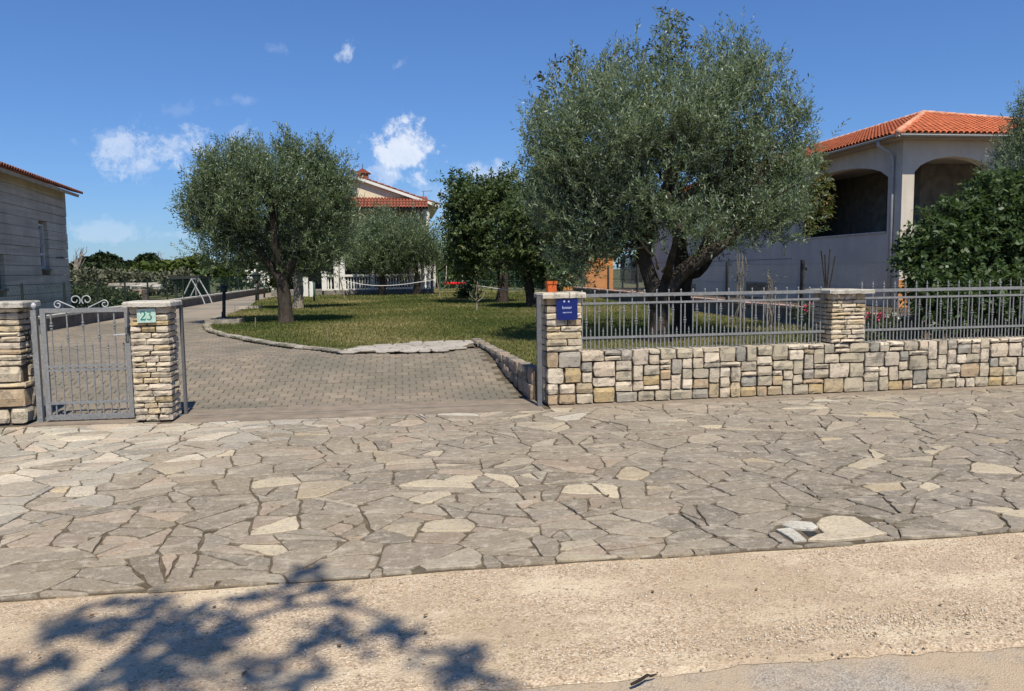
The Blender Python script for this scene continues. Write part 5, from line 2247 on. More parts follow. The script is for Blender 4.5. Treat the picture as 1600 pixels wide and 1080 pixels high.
for a, c in (((1013, 385), (960, 392)), ((1020, 400), (990, 360)), ((1035, 425), (1056, 398)), ((1028, 420), (1024, 396))):
    tw.tube(bend(PXM(*a, BO - .15), PXM(*c, BO - .5), 4, 0, 3, .03), [.028, .022, .017, .012, .007], 6)
tw.build('bare_twigs', 'palebark', big, smooth=True)

# ---- cherry standing close behind it, its coarser shoots show above and to the right
CY = 15.6
che = thing('cherry_tree', Z0(1067, CY), 'tree with a dark straight trunk and coarse reddish-tipped leaves just behind the big olive', 'tree')
limbs = [('trunk', [Z0(1069, CY), PXM(1067, 470, CY), PXM(1068, 430, CY), PXM(1062, 380, CY), PXM(1055, 300, CY)], [.19, .16, .17, .14, .07]),
         ('limb', [PXM(1068, 430, CY), PXM(1090, 428, CY - .2), PXM(1108, 408, CY - .3), PXM(1114, 380, CY - .3)], [.09, .075, .06, .04]),
         ('limb', [PXM(1060, 370, CY), PXM(1130, 300, CY), PXM(1230, 300, CY), PXM(1280, 290, CY)], [.09, .07, .045, .02]),
         ('limb', [PXM(1060, 370, CY), PXM(1000, 280, CY), PXM(940, 180, CY), PXM(890, 100, CY)], [.09, .07, .045, .02]),
         ('limb', [PXM(1055, 300, CY), PXM(1050, 200, CY), PXM(1042, 60, CY)], [.07, .05, .015])]
trunk_parts(che, limbs, 'darkbark')
pts_, nm_ = [], []
for px, py, ln_ in [(1041, 5, 110), (1052, 20, 80), (1030, 45, 90), (1066, 28, 90), (1068, 55, 80), (1104, 70, 60), (1130, 68, 60), (963, 72, 70), (1008, 78, 80), (890, 85, 70), (902, 80, 60), (870, 95, 70), (852, 115, 70), (845, 150, 60), (1012, 120, 60), (1160, 60, 50), (940, 95, 60), (1240, 160, 40), (832, 205, 40)]:
    for k in range(26):
        f_ = k / 26
        p = PXM(px + rnd.uniform(-5, 5) - 4 * f_, py + ln_ * f_, CY - .9 + rnd.uniform(-.25, .25))
        pts_.append(tuple(p)); nm_.append((rnd.uniform(-1, 1), rnd.uniform(-1, 1), .4))
for k in range(420):
    a, r_ = rnd.uniform(0, 6.28), rnd.random() ** .5
    p = PXM(1268 + 34 * r_ * math.cos(a), 300 + 62 * r_ * math.sin(a), CY - .4 + rnd.uniform(-.6, .6))
    pts_.append(tuple(p)); nm_.append((rnd.uniform(-1, 1), rnd.uniform(-1, 1), -.1))
parts = [sprigs(np.array(pts_), np.array(nm_), 51, .12, 4, .088, .042, up=.25, out=.7, droop=.25, broad=True)]
Pp, Nn = crown_points([ell(1050, 230, 180, 140, CY, 1.0), ell(930, 330, 90, 90, CY, 1.2)], 1700, 52, .6, -.05, 2)
parts.append(sprigs(Pp, Nn, 53, .25, 8, .09, .042, up=.4, out=.6, droop=.2, broad=True))
V, F, T = merge(parts)
rawmesh('crown', V, F, T, 'cherry', che)

# ---- left olive and its neighbour
LO = 21.3
lo_ = thing('olive_tree', (G(446, 507, LAWN_Z).x, LO, LAWN_Z), 'round olive tree with one thick trunk on the left of the lawn', 'tree')
limbs = [('trunk', [Z0(446, LO), PXM(446, 490, LO), PXM(444, 465, LO), PXM(442, 440, LO), PXM(440, 420, LO)], [.24, .175, .165, .18, .15]),
         ('limb', [PXM(441, 440, LO), PXM(415, 405, LO), PXM(385, 360, LO), PXM(350, 310, LO)], [.13, .1, .07, .03]),
         ('limb', [PXM(441, 440, LO), PXM(460, 400, LO - .2), PXM(470, 340, LO), PXM(475, 280, LO)], [.13, .1, .07, .03]),
         ('limb', [PXM(441, 430, LO), PXM(430, 380, LO - .4), PXM(425, 320, LO - .3), PXM(420, 260, LO)], [.12, .1, .06, .03])]
trunk_parts(lo_, limbs, 'bark')
E = [ell(420, 325, 112, 85, LO, 1.1), ell(365, 300, 68, 62, LO, 1.2), ell(485, 300, 55, 62, LO, 1.2), ell(425, 280, 82, 38, LO, 1.3), ell(348, 355, 48, 58, LO, 1.3), ell(497, 360, 48, 55, LO, 1.3), ell(420, 395, 85, 42, LO, 1.3),
     ell(310, 308, 26, 14, LO, 1.3), ell(330, 268, 18, 26, LO, 1.3), ell(320, 335, 26, 30, LO, 1.3), ell(522, 325, 22, 40, LO, 1.3), ell(510, 285, 26, 36, LO, 1.3), ell(440, 412, 66, 26, LO, 1.3), ell(375, 400, 46, 28, LO, 1.3), ell(497, 398, 36, 32, LO, 1.3), ell(378, 250, 22, 18, LO, 1.3), ell(455, 248, 20, 16, LO, 1.3), ell(495, 256, 14, 16, LO, 1.3)]
Pp, Nn = crown_clusters(E, 390, 15, .22, 61, .47, -.22, 1.6, .9, .87)
parts = [sprigs(Pp, Nn, 62, .34, 12, .11, .030, up=.5, out=.7, spreadang=.65)]
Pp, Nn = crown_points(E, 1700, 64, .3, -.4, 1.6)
parts.append(sprigs(Pp, Nn, 65, .34, 11, .11, .030, up=.5, out=.5, spreadang=.7, ttone=(0, .45)))  # darker inner leaves, shade within the crown painted into their tone
sh = []
for px, py in [(368, 222), (382, 228), (405, 232), (430, 226), (448, 222), (468, 230), (495, 224), (512, 245), (340, 250), (325, 270), (305, 300), (285, 306), (298, 316), (530, 270), (545, 300), (310, 345), (318, 370)]:
    for k in range(7):
        sh.append(PXM(px + rnd.uniform(-5, 5), py + 28 * k / 7, LO + rnd.uniform(-.3, .3)))
S = np.array([tuple(p) for p in sh])
parts.append(sprigs(S, np.tile([0, 0, 1.], (len(S), 1)) + NR.normal(size=(len(S), 3)) * .3, 63, .26, 11, .10, .026, up=.9, out=.4, spreadang=.6))
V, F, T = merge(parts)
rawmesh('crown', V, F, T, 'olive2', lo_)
twigs(lo_, [PXM(415, 405, LO), PXM(385, 360, LO), PXM(460, 400, LO), PXM(470, 340, LO), PXM(430, 370, LO)], E, 50, random.Random(6), 'bark', .03)


def tree(name, label, Y, base_px, path, rads, lobes, n, leaf, mat, bark, seed, group=None, gap=-.2, extra=()):
    t = thing(name, Z0(base_px, Y), label, 'tree' if 'tree' in name or 'olive' in name else 'shrub', group)
    limbs = [('trunk', [Z0(base_px, Y)] + [PXM(*p, Y) for p in path], rads)]
    for pth, rr in extra:
        limbs.append(('limb', [PXM(*p, Y) for p in pth], rr))
    trunk_parts(t, limbs, bark, 8)
    E = [ell(*l[:4], Y + (l[4] if len(l) > 4 else 0), 1.2) for l in lobes]
    if n > 500:
        Pp, Nn = crown_clusters(E, n // 13, 11, .30 * Y / 30, seed, .5, -.3, 1.2 * 20 / Y, .7, .9)
        P2_, N2_ = crown_points(E, n // 4, seed + 3, .3, -.5, 1)
        Pp, Nn = np.vstack([Pp, P2_]), np.vstack([Nn, N2_])
    else:
        Pp, Nn = crown_points(E, n, seed, .45, gap, 2.0 * 20 / Y)
    V, F, T = sprigs(Pp, Nn, seed + 1, *leaf[0], **leaf[1])
    rawmesh('crown', V, F, T, mat, t)
    if n > 100:
        twigs(t, [PXM(*path[-1], Y), PXM(*path[-1], Y) + Vector((0, 0, .5))], E, 18, random.Random(seed), bark, .02 * Y / 20)
    return t


LF_OL = ((.42, 11, .16, .040), dict(up=.6, out=.55, spreadang=.7))
LF_FR = ((.36, 8, .14, .075), dict(up=.25, out=.7, droop=.2, broad=True))
tree('olive_tree', 'second olive tree with a pale slim trunk half hidden behind the left one', 29.5, 466, [(466, 460), (466, 430), (468, 400)], [.24, .19, .17, .13],
     [(470, 370, 65, 55), (515, 365, 40, 50), (425, 380, 40, 40)], 1500, LF_OL, 'olive2', 'palebark', 71)
LF_BO = ((.7, 12, .20, .045), dict(up=.9, out=.55, spreadang=.55))
tree('olive_bush', 'feathery rounded olive bush in front of the balustrade, the left and larger one', 44.5, 597, [(597, 445), (597, 425)], [.25, .2, .15],
     [(598, 396, 44, 32), (572, 400, 32, 27), (622, 393, 24, 27), (588, 373, 18, 16), (603, 357, 9, 13)], 2600, LF_BO, 'olive2', 'darkbark', 73)
tree('olive_bush', 'feathery rounded olive bush in front of the balustrade, the right and smaller one', 44.8, 652, [(652, 445), (652, 425)], [.25, .2, .15],
     [(652, 396, 32, 28), (672, 402, 16, 20), (640, 393, 20, 28), (644, 366, 9, 12)], 1700, LF_BO, 'olive2', 'darkbark', 75)
tree('fruit_tree', 'dark leafy tree with a straight trunk at the middle of the lawn', 31.5, 785, [(786, 450), (785, 425), (780, 400)], [.27, .22, .2, .15],
     [(765, 345, 62, 50), (735, 335, 38, 45), (760, 395, 58, 38), (785, 320, 38, 35), (730, 385, 30, 35), (728, 300, 22, 18), (775, 298, 22, 16)], 3200, LF_FR, 'fruit', 'darkbark', 77,
     extra=[([(785, 425), (765, 400), (745, 370)], [.12, .09, .04]), ([(785, 425), (810, 400), (820, 370)], [.12, .09, .04])])
tree('fruit_tree', 'dark leafy tree with a leaning trunk left of the signed pillar', 27.0, 832, [(828, 460), (822, 430), (815, 405)], [.22, .17, .15, .12],
     [(830, 350, 50, 58), (850, 395, 38, 45), (815, 385, 40, 38), (850, 315, 35, 40), (870, 420, 25, 30)], 2800, LF_FR, 'fruit', 'darkbark', 79,
     extra=[([(822, 430), (840, 405), (855, 380)], [.09, .07, .03])])
tree('fruit_tree', 'thin small tree with two slim stems left of the straight trunk', 36.0, 737, [(737, 450), (738, 430), (738, 410)], [.10, .08, .07, .06],
     [(735, 412, 26, 22), (722, 400, 20, 22)], 600, LF_FR, 'fruit', 'darkbark', 81, extra=[([(741, 458), (748, 430), (752, 405)], [.08, .06, .04])])
tree('small_shrub', 'small round dark shrub on the lawn beneath the swing', 36.5, 731, [(731, 465), (731, 460)], [.05, .04, .03], [(731, 461, 9, 9)], 160, LF_FR, 'fruit', 'darkbark', 83)
tree('sapling_tree', 'bare thin sapling with few leaves standing alone on the lawn', 25.3, 745, [(745, 475), (744, 462), (746, 440)], [.03, .024, .02, .012],
     [(747, 463, 9, 9), (744, 450, 7, 10)], 16, ((.16, 4, .1, .045), dict(up=.3, out=.7, broad=True)), 'fruit', 'palebark', 85,
     extra=[([(745, 472), (755, 464), (757, 456)], [.018, .014, .008]), ([(745, 470), (735, 462), (734, 455)], [.016, .012, .008])])

# ---- small leafless shrub branches by the far house
bt = thing('bare_tree', Z0(572, 46), 'thin bare branches rising beside the left of the tiled canopy', 'tree')
b = MB()
rb = random.Random(3)
for k in range(9):
    a = (560 + rb.uniform(-6, 8), 380); c = (552 + rb.uniform(-12, 24), 285 + rb.uniform(0, 60))
    b.tube(bend(PXM(*a, 46), PXM(*c, 46), 5, 0, k, .05), [.04, .034, .028, .022, .016, .01], 5)
b.build('branches', 'darkbark', bt)

# ---- broad-leaved bush at the right edge behind the railing
RY = 11.6
rbush = thing('laurel_bush', Vector((AY(1520, 520, RY).x, RY, .3)), 'dense dark broad-leaved bush behind the right railing', 'shrub')
E = [ell(1545, 380, 95, 62, RY, .8), ell(1470, 395, 55, 52, RY, .8), ell(1530, 440, 85, 70, RY, .7), ell(1475, 425, 50, 42, RY, .8), ell(1600, 360, 70, 85, RY, .8), ell(1500, 345, 52, 36, RY, .8), ell(1560, 310, 55, 38, RY, .8), ell(1605, 450, 75, 65, RY, .7), ell(1660, 400, 80, 100, RY, .8), ell(1550, 490, 80, 35, RY, .7), ell(1430, 395, 24, 28, RY, .9), ell(1500, 478, 66, 36, RY - .7, .8), ell(1575, 470, 75, 48, RY - .7, .8), ell(1448, 452, 30, 30, RY - .4, .9), ell(1640, 470, 60, 50, RY - .7, .8)]
Pp, Nn = crown_points(E, 8600, 91, .35, -.3, 3.2)
parts = [sprigs(Pp, Nn, 92, .2, 7, .085, .052, up=.25, out=.75, droop=.22, broad=True)]
V, F, T = merge(parts)
rawmesh('crown', V, F, T, 'laurel', rbush)
b = MB()
for k in range(11):
    a = Vector((AY(1470 + 17 * k, 520, RY).x, RY + rb.uniform(-.2, .3), .3))
    b.tube(bend(a, a + Vector((rb.uniform(-.5, .5), rb.uniform(-.3, .3), rb.uniform(1.0, 1.8))), 4, 0, k, .05), [.03, .026, .022, .016, .01], 6)
b.build('stems', 'darkbark', rbush)
# ---- taller olive behind it, cut by the edge of the view
ro = thing('olive_tree', Vector((AY(1650, 500, 13.4).x, 13.4, .3)), 'tall olive at the right edge rising behind the dark bush', 'tree')
trunk_parts(ro, [('trunk', [Vector((AY(1660, 500, 13.4).x, 13.4, .25)), PXM(1660, 430, 13.4), PXM(1650, 300, 13.4), PXM(1650, 200, 13.4)], [.2, .16, .12, .05])], 'bark', 8)
E = [ell(1655, 260, 85, 90, 13.4, 1.2), ell(1600, 262, 34, 62, 13.4, 1.2), ell(1640, 195, 45, 70, 13.4, 1.2), ell(1640, 340, 80, 60, 13.4, 1.2), ell(1588, 310, 28, 40, 13.4, 1.2), ell(1612, 190, 16, 42, 13.4, 1.2)]
Pp, Nn = crown_points(E, 2600, 95, .4, -.25, 2.6)
V, F, T = sprigs(Pp, Nn, 96, .28, 14, .078, .02, up=.6, out=.5, spreadang=.7)
rawmesh('crown', V, F, T, 'olive', ro)

# ---- street tree behind the viewer, whose crown throws the shade on the shoulder
stt = thing('street_tree', (-4.2, -7.4, -.03), 'fig-like street tree standing behind the viewpoint', 'tree')


def shade_to(px, py, h):
    p = G(px, py, -.02)
    return p + sun_dir * (h / sun_dir.z)


trunk_parts(stt, [('trunk', [(-4.2, -7.4, -.05), (-4.1, -7.2, 2.6), (-3.6, -6.2, 4.8), (-3.0, -4.6, 6.6)], [.25, .2, .16, .09]),
                  ('limb', [(-3.0, -4.6, 6.6), tuple(shade_to(300, 1000, 8.0)), tuple(shade_to(640, 970, 8.4))], [.05, .03, .012]),
                  ('limb', [(-3.4, -5.6, 5.6), tuple(shade_to(150, 1060, 7.6)), tuple(shade_to(90, 980, 8.0))], [.05, .03, .012])], 'darkbark', 8)
SH = [(100, 985, 50, 22), (150, 960, 50, 20), (215, 945, 35, 14), (240, 985, 70, 28), (300, 1000, 70, 40), (340, 960, 55, 14), (270, 1050, 90, 32), (400, 935, 55, 12), (460, 925, 50, 10), (475, 898, 16, 5), (530, 955, 42, 18),
      (550, 985, 35, 18), (490, 990, 28, 14), (430, 1020, 30, 16), (375, 1050, 28, 22), (655, 985, 40, 12), (615, 995, 18, 9), (735, 1022, 36, 10), (715, 1045, 24, 8), (740, 1066, 50, 8), (480, 1065, 40, 8), (15, 1045, 20, 14), (20, 1075, 25, 10), (170, 1070, 50, 14), (110, 1030, 30, 10)]
pts_ = []
for px, py, rx, ry in SH:
    for k in range(max(5, int(.0105 * rx * ry))):
        a, r_ = rnd.uniform(0, 6.28), rnd.random() ** .5
        pts_.append(tuple(shade_to(px + rx * r_ * math.cos(a), py + ry * r_ * math.sin(a), rnd.uniform(7.0, 9.5))))
Pp = np.array(pts_)
V, F, T = sprigs(Pp, NR.normal(size=Pp.shape), 101, .12, 3, .125, .085, up=.1, out=.5, droop=.1, broad=True)
rawmesh('crown', V, F, T, 'fruit', stt)

# ================================================================== GARDEN THINGS
def pole(name, label, px, pyb, pyt, Y, r_, mat, cat='post', tilt=0):
    a = Vector((AY(px, pyb, Y).x, Y, LAWN_Z))
    c = AY(px + tilt, pyt, Y)
    t = thing(name, a, label, cat)
    b = MB(); b.tube([a, c], r_, 8); b.build('shaft', mat, t, smooth=True)
    return t, a, c


t, a, c = pole('garden_lamp', 'dark green lamp post standing in the small bed left of the thick olive trunk', 350, 506, 458, 21.9, .045, 'blackmetal', 'lamp post')
b = MB(); b.lathe((c.x, c.y, c.z), [(.03, 0), (.06, .02), (.08, .05), (.085, .14), (.11, .15), (.06, .19), (.02, .21)], 10); b.build('lantern', 'blackmetal', t)
b = MB(); b.lathe((a.x, a.y, a.z), [(.1, 0), (.1, .04), (.06, .1), (.05, .3)], 10); b.build('foot', 'blackmetal', t)
t, a, c = pole('garden_lamp', 'dark green lamp post farther along the drive near the white gateway', 401, 477, 440, 38.5, .06, 'blackmetal', 'lamp post')
b = MB(); b.lathe((c.x, c.y, c.z), [(.04, 0), (.14, .03), (.18, .12), (.2, .3), (.24, .32), (.02, .44)], 10); b.build('lantern', 'blackmetal', t)
t, a, c = pole('flower_bush', 'white flowering stem beside the far lamp post', 404, 470, 432, 40, .03, 'darkbark', 'plant')
Pp = np.array([tuple(c + Vector((rnd.gauss(0, .28), rnd.gauss(0, .2), rnd.gauss(.0, .32)))) for _ in range(46)])
V, F, T = sprigs(Pp, NR.normal(size=Pp.shape), 7, .15, 4, .12, .09, broad=True); rawmesh('blossom', V, F, T, 'flower', t)
pole('green_pole', 'thin dark green pole behind the far lamp post', 413, 466, 440, 44, .05, 'blackmetal')
pole('green_pole', 'green pole on the lawn between the two left olives and the balustrade', 491, 472, 441, 36, .05, 'greenwire')
# white gateway by the far house
wg = thing('white_gateway', (AY(475, 455, 44).x, 44, .35), 'white garden gateway seen beside the thick olive trunk', 'gateway')
for px0, px1, t0 in ((463, 471, 433), (473, 481, 433), (484, 489, 440)):
    p0, p1 = AY(px0, 455, 44), AY(px1, t0, 44)
    b = MB(); b.box((p0.x, 43.9, .34), (p1.x, 44.15, p1.z)); b.build('pier', 'white', wg)
p0, p1 = AY(458, 440, 44), AY(472, 433, 44)
b = MB(); b.box((p0.x, 43.92, p0.z), (p1.x - .16, 44.12, p1.z)); b.build('lintel', 'white', wg)
# low strip of stones by the drive
st = thing('bed_edging', (AY(385, 482, 34).x, 34, .35), 'short row of pale stones edging a bed beside the far drive', 'kerb')
for k in range(8):
    p = G(378 + 3.4 * k, 484 - .25 * k, .36)
    c3 = Vector((p.x, p.y, .39))
    block(.26, .14, .2, c3, X1, Y1, (.42, .37, .31), re_).build('kerb_stone', 'stone', st, org=c3, recalc=False)
# two short garden stakes in the lawn
for px, py, lb_ in ((367, 489, 'short thin stake at the edge of the drive beyond the lamp'), (399, 513, 'short pale stake in the lawn left of the thick trunk'), (512, 535, 'short dark stake at the front edge of the lawn')):
    p = G(px, py, LAWN_Z)
    b = MB(); b.tube([p, p + Vector((.01, 0, .26))], .012, 6); o = b.build('garden_stake', 'wood'); tag(o, lb_, 'stake', 'stakes in the lawn')
# ball net: two leaning poles and a sagging tape
nt = thing('net', (AY(600, 460, 40).x, 40, .35), 'sagging white ball net tape on two leaning poles before the balustrade', 'net')
pA0, pA1 = G(539, 468, LAWN_Z), None
pB0 = G(688, 467, LAWN_Z)
YA, YB = pA0.y, pB0.y
pA1, pB1 = AY(529, 425, YA), AY(682, 432, YB)
for nm, a, c in (('pole', pA0, pA1), ('pole', pB0, pB1)):
    b = MB(); b.tube([a, c], .03, 7); b.build(nm, 'wood', nt)
tape = []
for i in range(25):
    s_ = i / 24
    p = AY(532, 435, YA).lerp(AY(678, 437, YB), s_)
    p.z -= .42 * math.sin(math.pi * s_ ** .8) * .75
    tape.append(p)
b = MB()
for i in range(24):
    u = Vector((0, 0, .013))
    b.add([tape[i] - u, tape[i + 1] - u, tape[i + 1] + u, tape[i] + u, tape[i] - u + Vector((0, .015, 0)), tape[i + 1] - u + Vector((0, .015, 0)), tape[i + 1] + u + Vector((0, .015, 0)), tape[i] + u + Vector((0, .015, 0))],
          [(0, 1, 2, 3), (7, 6, 5, 4), (3, 2, 6, 7), (0, 4, 5, 1)])
b.build('tape', 'rope', nt)
b = MB()
a, c = AY(742, 446, 31.5), AY(852, 453, 27)
b.tube([a, (a + c) / 2 - Vector((0, 0, .1)), c], .012, 5)
tag(b.build('clothes_line', 'rope'), 'white line tied between the trunks in the middle of the lawn', 'line')
# red nest swing with frame
SY = 47.0
sw = thing('nest_swing', (AY(706, 440, SY).x, SY, .35), 'red nest swing hanging from a thin frame beyond the lawn', 'swing')
c = AY(710, 443, SY)
ring = [(c.x + .6 * math.cos(2 * math.pi * k / 20), c.y + .6 * math.sin(2 * math.pi * k / 20), c.z) for k in range(21)]
b = MB(); b.tube(ring, .07, 8); b.build('ring', 'red', sw, smooth=True)
b = MB()
for k in range(-3, 4):
    x = .16 * k
    h_ = math.sqrt(max(.01, .36 - x * x))
    b.tube([(c.x + x, c.y - h_, c.z), (c.x + x, c.y + h_, c.z)], .04, 5); b.tube([(c.x - h_, c.y + x, c.z), (c.x + h_, c.y + x, c.z)], .04, 5)
b.build('seat', 'red', sw)
tp = AY(704, 398, SY); tp2 = AY(722, 398, SY)
for q in ((-.5, 0), (.5, 0)):
    b = MB(); b.tube([(c.x + q[0], c.y, c.z), (c.x + q[0] * .8, c.y, tp.z)], .02, 5); b.build('rope', 'rope', sw)
b = MB(); b.tube([(c.x - 1.2, c.y, tp.z), (c.x + 1.2, c.y, tp.z)], .05, 7); b.build('beam', 'wood', sw)
for sx in (-1.2, 1.2):
    for sy in (-1, 1):
        b = MB(); b.tube([(c.x + sx, c.y, tp.z), (c.x + sx * 1.12, c.y + sy * 1.1, .32)], .045, 7); b.build('leg', 'wood', sw)
# white A-frame swing set left
SF = 36.0
af = thing('swing_frame', (AY(305, 462, SF).x, SF, .3), 'pale metal A-frame swing beyond the left boundary wall', 'swing frame')
top1, top2 = AY(299, 436, SF), AY(311, 436, SF + 1.5)
for tp_, dx in ((top1, 0), (top2, 0)):
    for sx in (-.42, .42):
        b = MB(); b.tube([tp_, (tp_.x + sx, tp_.y, .6), (tp_.x + sx * 1.25, tp_.y, .28)], .028, 6); b.build('leg', 'steel', af)
b = MB(); b.tube([top1, top2], .03, 6); b.build('top_bar', 'steel', af)
b = MB(); b.tube([top1.lerp(top2, .5), top1.lerp(top2, .5) - Vector((0, 0, .7))], .01, 5); b.build('rope', 'rope', af)
# dark lean-to canopy behind it
lt = thing('garden_shed', (AY(292, 440, 48).x, 48, .3), 'small dark flat-roofed shed behind the swing frame', 'shed')
p0, p1 = AY(272, 436, 48), AY(318, 432, 48)
b = MB(); b.box((p0.x, 47, p0.z), (p1.x, 50, p0.z + .16)); b.build('roof', 'post', lt)
for x in (p0.x + .2, p1.x - .3):
    b = MB(); b.box((x, 47.2, .28), (x + .12, 47.32, p0.z - .001)); b.build('post', 'post', lt)
b = MB(); b.box((p0.x + .1, 49.6, .28), (p1.x - .1, 49.8, p0.z - .002)); b.build('back_wall', 'darkin', lt)
# crossed canes behind the middle pillar
cn = thing('garden_canes', (AY(1293, 460, 13).x, 12.4, .3), 'bundle of crossed dark canes standing behind the middle pillar', 'canes')
for a, c in (((1297, 455), (1283, 392)), ((1289, 455), (1297, 390)), ((1288, 452), (1305, 400)), ((1294, 455), (1289, 398))):
    b = MB(); p, q = AY(*a, 12.4), AY(*c, 12.4); p.z -= .5; b.tube([p, q], .011, 6); b.build('cane', 'darkbark', cn)
for px, Y, hh_, lb_ in ((1158, 12.3, 395, 'dry pale climbing stems twined on a cane behind the railing'), (1204, 12.6, 425, 'shorter dry stems on a cane left of the dark fence post')):
    t = thing('climbing_plant', (AY(px, 470, Y).x, Y, .3), lb_, 'plant')
    b = MB()
    for k in range(7):
        p = AY(px + rb.uniform(-9, 9), 470, Y); p.z = .35
        b.tube(bend(p, AY(px + rb.uniform(-7, 7), hh_ + rb.uniform(0, 14), Y), 6, 0, k, .03), [.007] * 7, 4)
    b.build('stems', 'palebark', t)
    Pp = np.array([tuple(AY(px + rb.gauss(0, 7), rb.uniform(hh_, 465), Y)) for _ in range(36)])
    V, F, T = sprigs(Pp, NR.normal(size=Pp.shape), 8, .08, 3, .04, .02); rawmesh('leaves', V, F, T, 'scrub', t)
# plants in the neighbour's bed
for k, (px, py, n_, m_, lb_) in enumerate(((1262, 478, 60, 'pinkflower', 'red flowering plant left of the middle pillar behind the railing'), (1372, 495, 60, 'pinkflower', 'pink rose bush right of the middle pillar behind the railing'), (1395, 492, 40, 'flower', 'pale rose bush beside the dark laurel'))):
    p = AY(px, py, 11.4)
    t = thing('flowering_plant', (p.x, p.y, .3), lb_, 'plant')
    Pp = np.array([(p.x + rb.gauss(0, .13), p.y + rb.gauss(0, .12), rb.uniform(.45, p.z + .05)) for _ in range(90)])
    V, F, T = sprigs(Pp, NR.normal(size=Pp.shape), 9 + k, .12, 4, .05, .028, broad=True); rawmesh('leaves', V, F, T, 'fruit', t)
    Pp = np.array([(p.x + rb.gauss(0, .08), p.y - .1 + rb.gauss(0, .05), p.z + rb.gauss(0, .05)) for _ in range(9)])
    V, F, T = sprigs(Pp, NR.normal(size=Pp.shape), 19 + k, .04, 4, .04, .035, broad=True); rawmesh('blossom', V, F, T, m_, t)
    b = MB(); b.tube([(p.x, p.y, .28), (p.x, p.y, p.z)], .01, 5); b.build('stem', 'darkbark', t)

# hedge and green fence behind the swing
def leafmass(name, label, lobes, n, leaf, mat, seed, cat, kind=None, t=None):
    Pp, Nn = crown_points(lobes, n, seed, .5, -.5, .8)
    V, F, T = sprigs(Pp, Nn, seed + 1, *leaf[0], **leaf[1])
    o = rawmesh(name, V, F, T, mat)
    return tag(o, label, cat, kind=kind)


BF = ((.6, 6, .34, .2), dict(up=.5, out=.6, broad=True))
leafmass('hedge', 'tall green hedge behind the red swing', [ell(715, 415, 32, 30, 60, 1), ell(760, 420, 40, 26, 60, 1), ell(800, 425, 35, 24, 60, 1), ell(845, 425, 45, 26, 60, 1), ell(890, 430, 30, 20, 60, 1), ell(690, 430, 16, 20, 60, 1)], 1500, BF, 'fruit', 201, 'hedge')
chainlink('wire_fence', 'green wire fence at the back of the lawn behind the swing', Vector((2.6, 53, 0)), Vector((15, 53, 0)), .35, 1.55, [0, 2.5, 5, 7.5, 10, 12.4], 'greenwire', 'greenwire', .2, .012, .05)
lmb = leafmass('hedge', 'dark bushes left of the far house behind the olives', [ell(440, 425, 60, 26, 58, 1), ell(500, 415, 45, 34, 60, 1), ell(380, 430, 40, 18, 58, 1), ell(345, 437, 30, 13, 58, 1)], 1300, BF, 'fruit', 205, 'hedge')

# ---- far treeline on the left
FT = ((.5, 8, .62, .42), dict(up=.5, out=.6, broad=True))
ti = 0
for px, py, rx, ry, Y, lb_ in ((163, 410, 19, 11, 150, 'broad dark tree clump next to the grey house on the skyline'), (136, 415, 18, 9, 150, 'lower dark tree at the foot of the grey house wall on the skyline'), (178, 414, 10, 8, 152, 'small dark tree right of the broad clump on the skyline'),
                               (231, 412, 14, 12, 150, 'round dark tree standing up beside the pylon'), (203, 417, 6, 4, 160, 'tiny round treetop midway between the broad clump and the round tree'), (192, 418, 7, 4, 160, 'very small treetop on the skyline right of the small dark tree'),
                               (265, 420, 14, 6, 155, 'low wide tree right of the pylon on the skyline'), (295, 417, 18, 10, 140, 'bushy tree touching the left side of the round olive')):
    c = AY(px, py, Y)
    t = thing('far_tree', (c.x, Y, .28), lb_, 'tree', 'trees on the far skyline')
    b = MB(); b.tube([(c.x, Y, .2), (c.x, Y, c.z)], .3, 6); b.build('trunk', 'darkbark', t)
    e = ell(px, py, rx, ry, Y, 1.0)
    Pp, Nn = crown_points([e, ((e[0][0] + e[1][0] * .4, e[0][1], e[0][2] - e[1][2] * .3), tuple(v * .8 for v in e[1]))], 340, 300 + ti, .55, -.6, .3)
    V, F, T = sprigs(Pp, Nn, 301 + ti, *FT[0], **FT[1]); rawmesh('crown', V, F, T, 'far', t)
    ti += 7
lob = []
for k in range(34):
    px = 100 + 11 * k
    lob.append(ell(px, 425 - .012 * px + rb.uniform(-2, 2), 14, rb.uniform(4, 7), 132 + rb.uniform(-6, 10), 1.0))
leafmass('far_woodland', 'continuous dark green belt of trees under the skyline on the left', lob, 3600, FT, 'far', 401, 'woodland', 'stuff')
lob = [ell(258, 430, 22, 9, 95, 1), ell(285, 428, 20, 9, 95, 1), ell(225, 430, 14, 6, 100, 1), ell(310, 425, 20, 12, 95, 1)]
leafmass('light_bushes', 'pale green bushes before the dark tree belt left of the olive', lob, 700, ((.9, 5, .7, .5), dict(up=.5, out=.6, broad=True)), 'farlight', 411, 'bushes', 'stuff')
lob = []
for k in range(16):
    px = 105 + 12 * k
    lob.append(ell(px, 444 + rb.uniform(-3, 4), 13, rb.uniform(7, 11), 50 + rb.uniform(-4, 8), 1.0))
leafmass('scrub', 'grey-green scrub and vines filling the plot beyond the boundary wall', lob, 2600, ((.5, 6, .26, .12), dict(up=.7, out=.6)), 'scrub', 421, 'scrub', 'stuff')
lob = []
for k in range(9):
    px = 80 + 15 * k
    lob.append(ell(px, 470 + rb.uniform(-3, 4), 14, rb.uniform(7, 11), 34 + rb.uniform(-3, 4), 1.0))
leafmass('garden_growth', 'green plants growing just behind the driveway wall by the small gate', lob, 1300, ((.3, 6, .2, .07), dict(up=.8, out=.5)), 'scrub2', 431, 'plants', 'stuff')
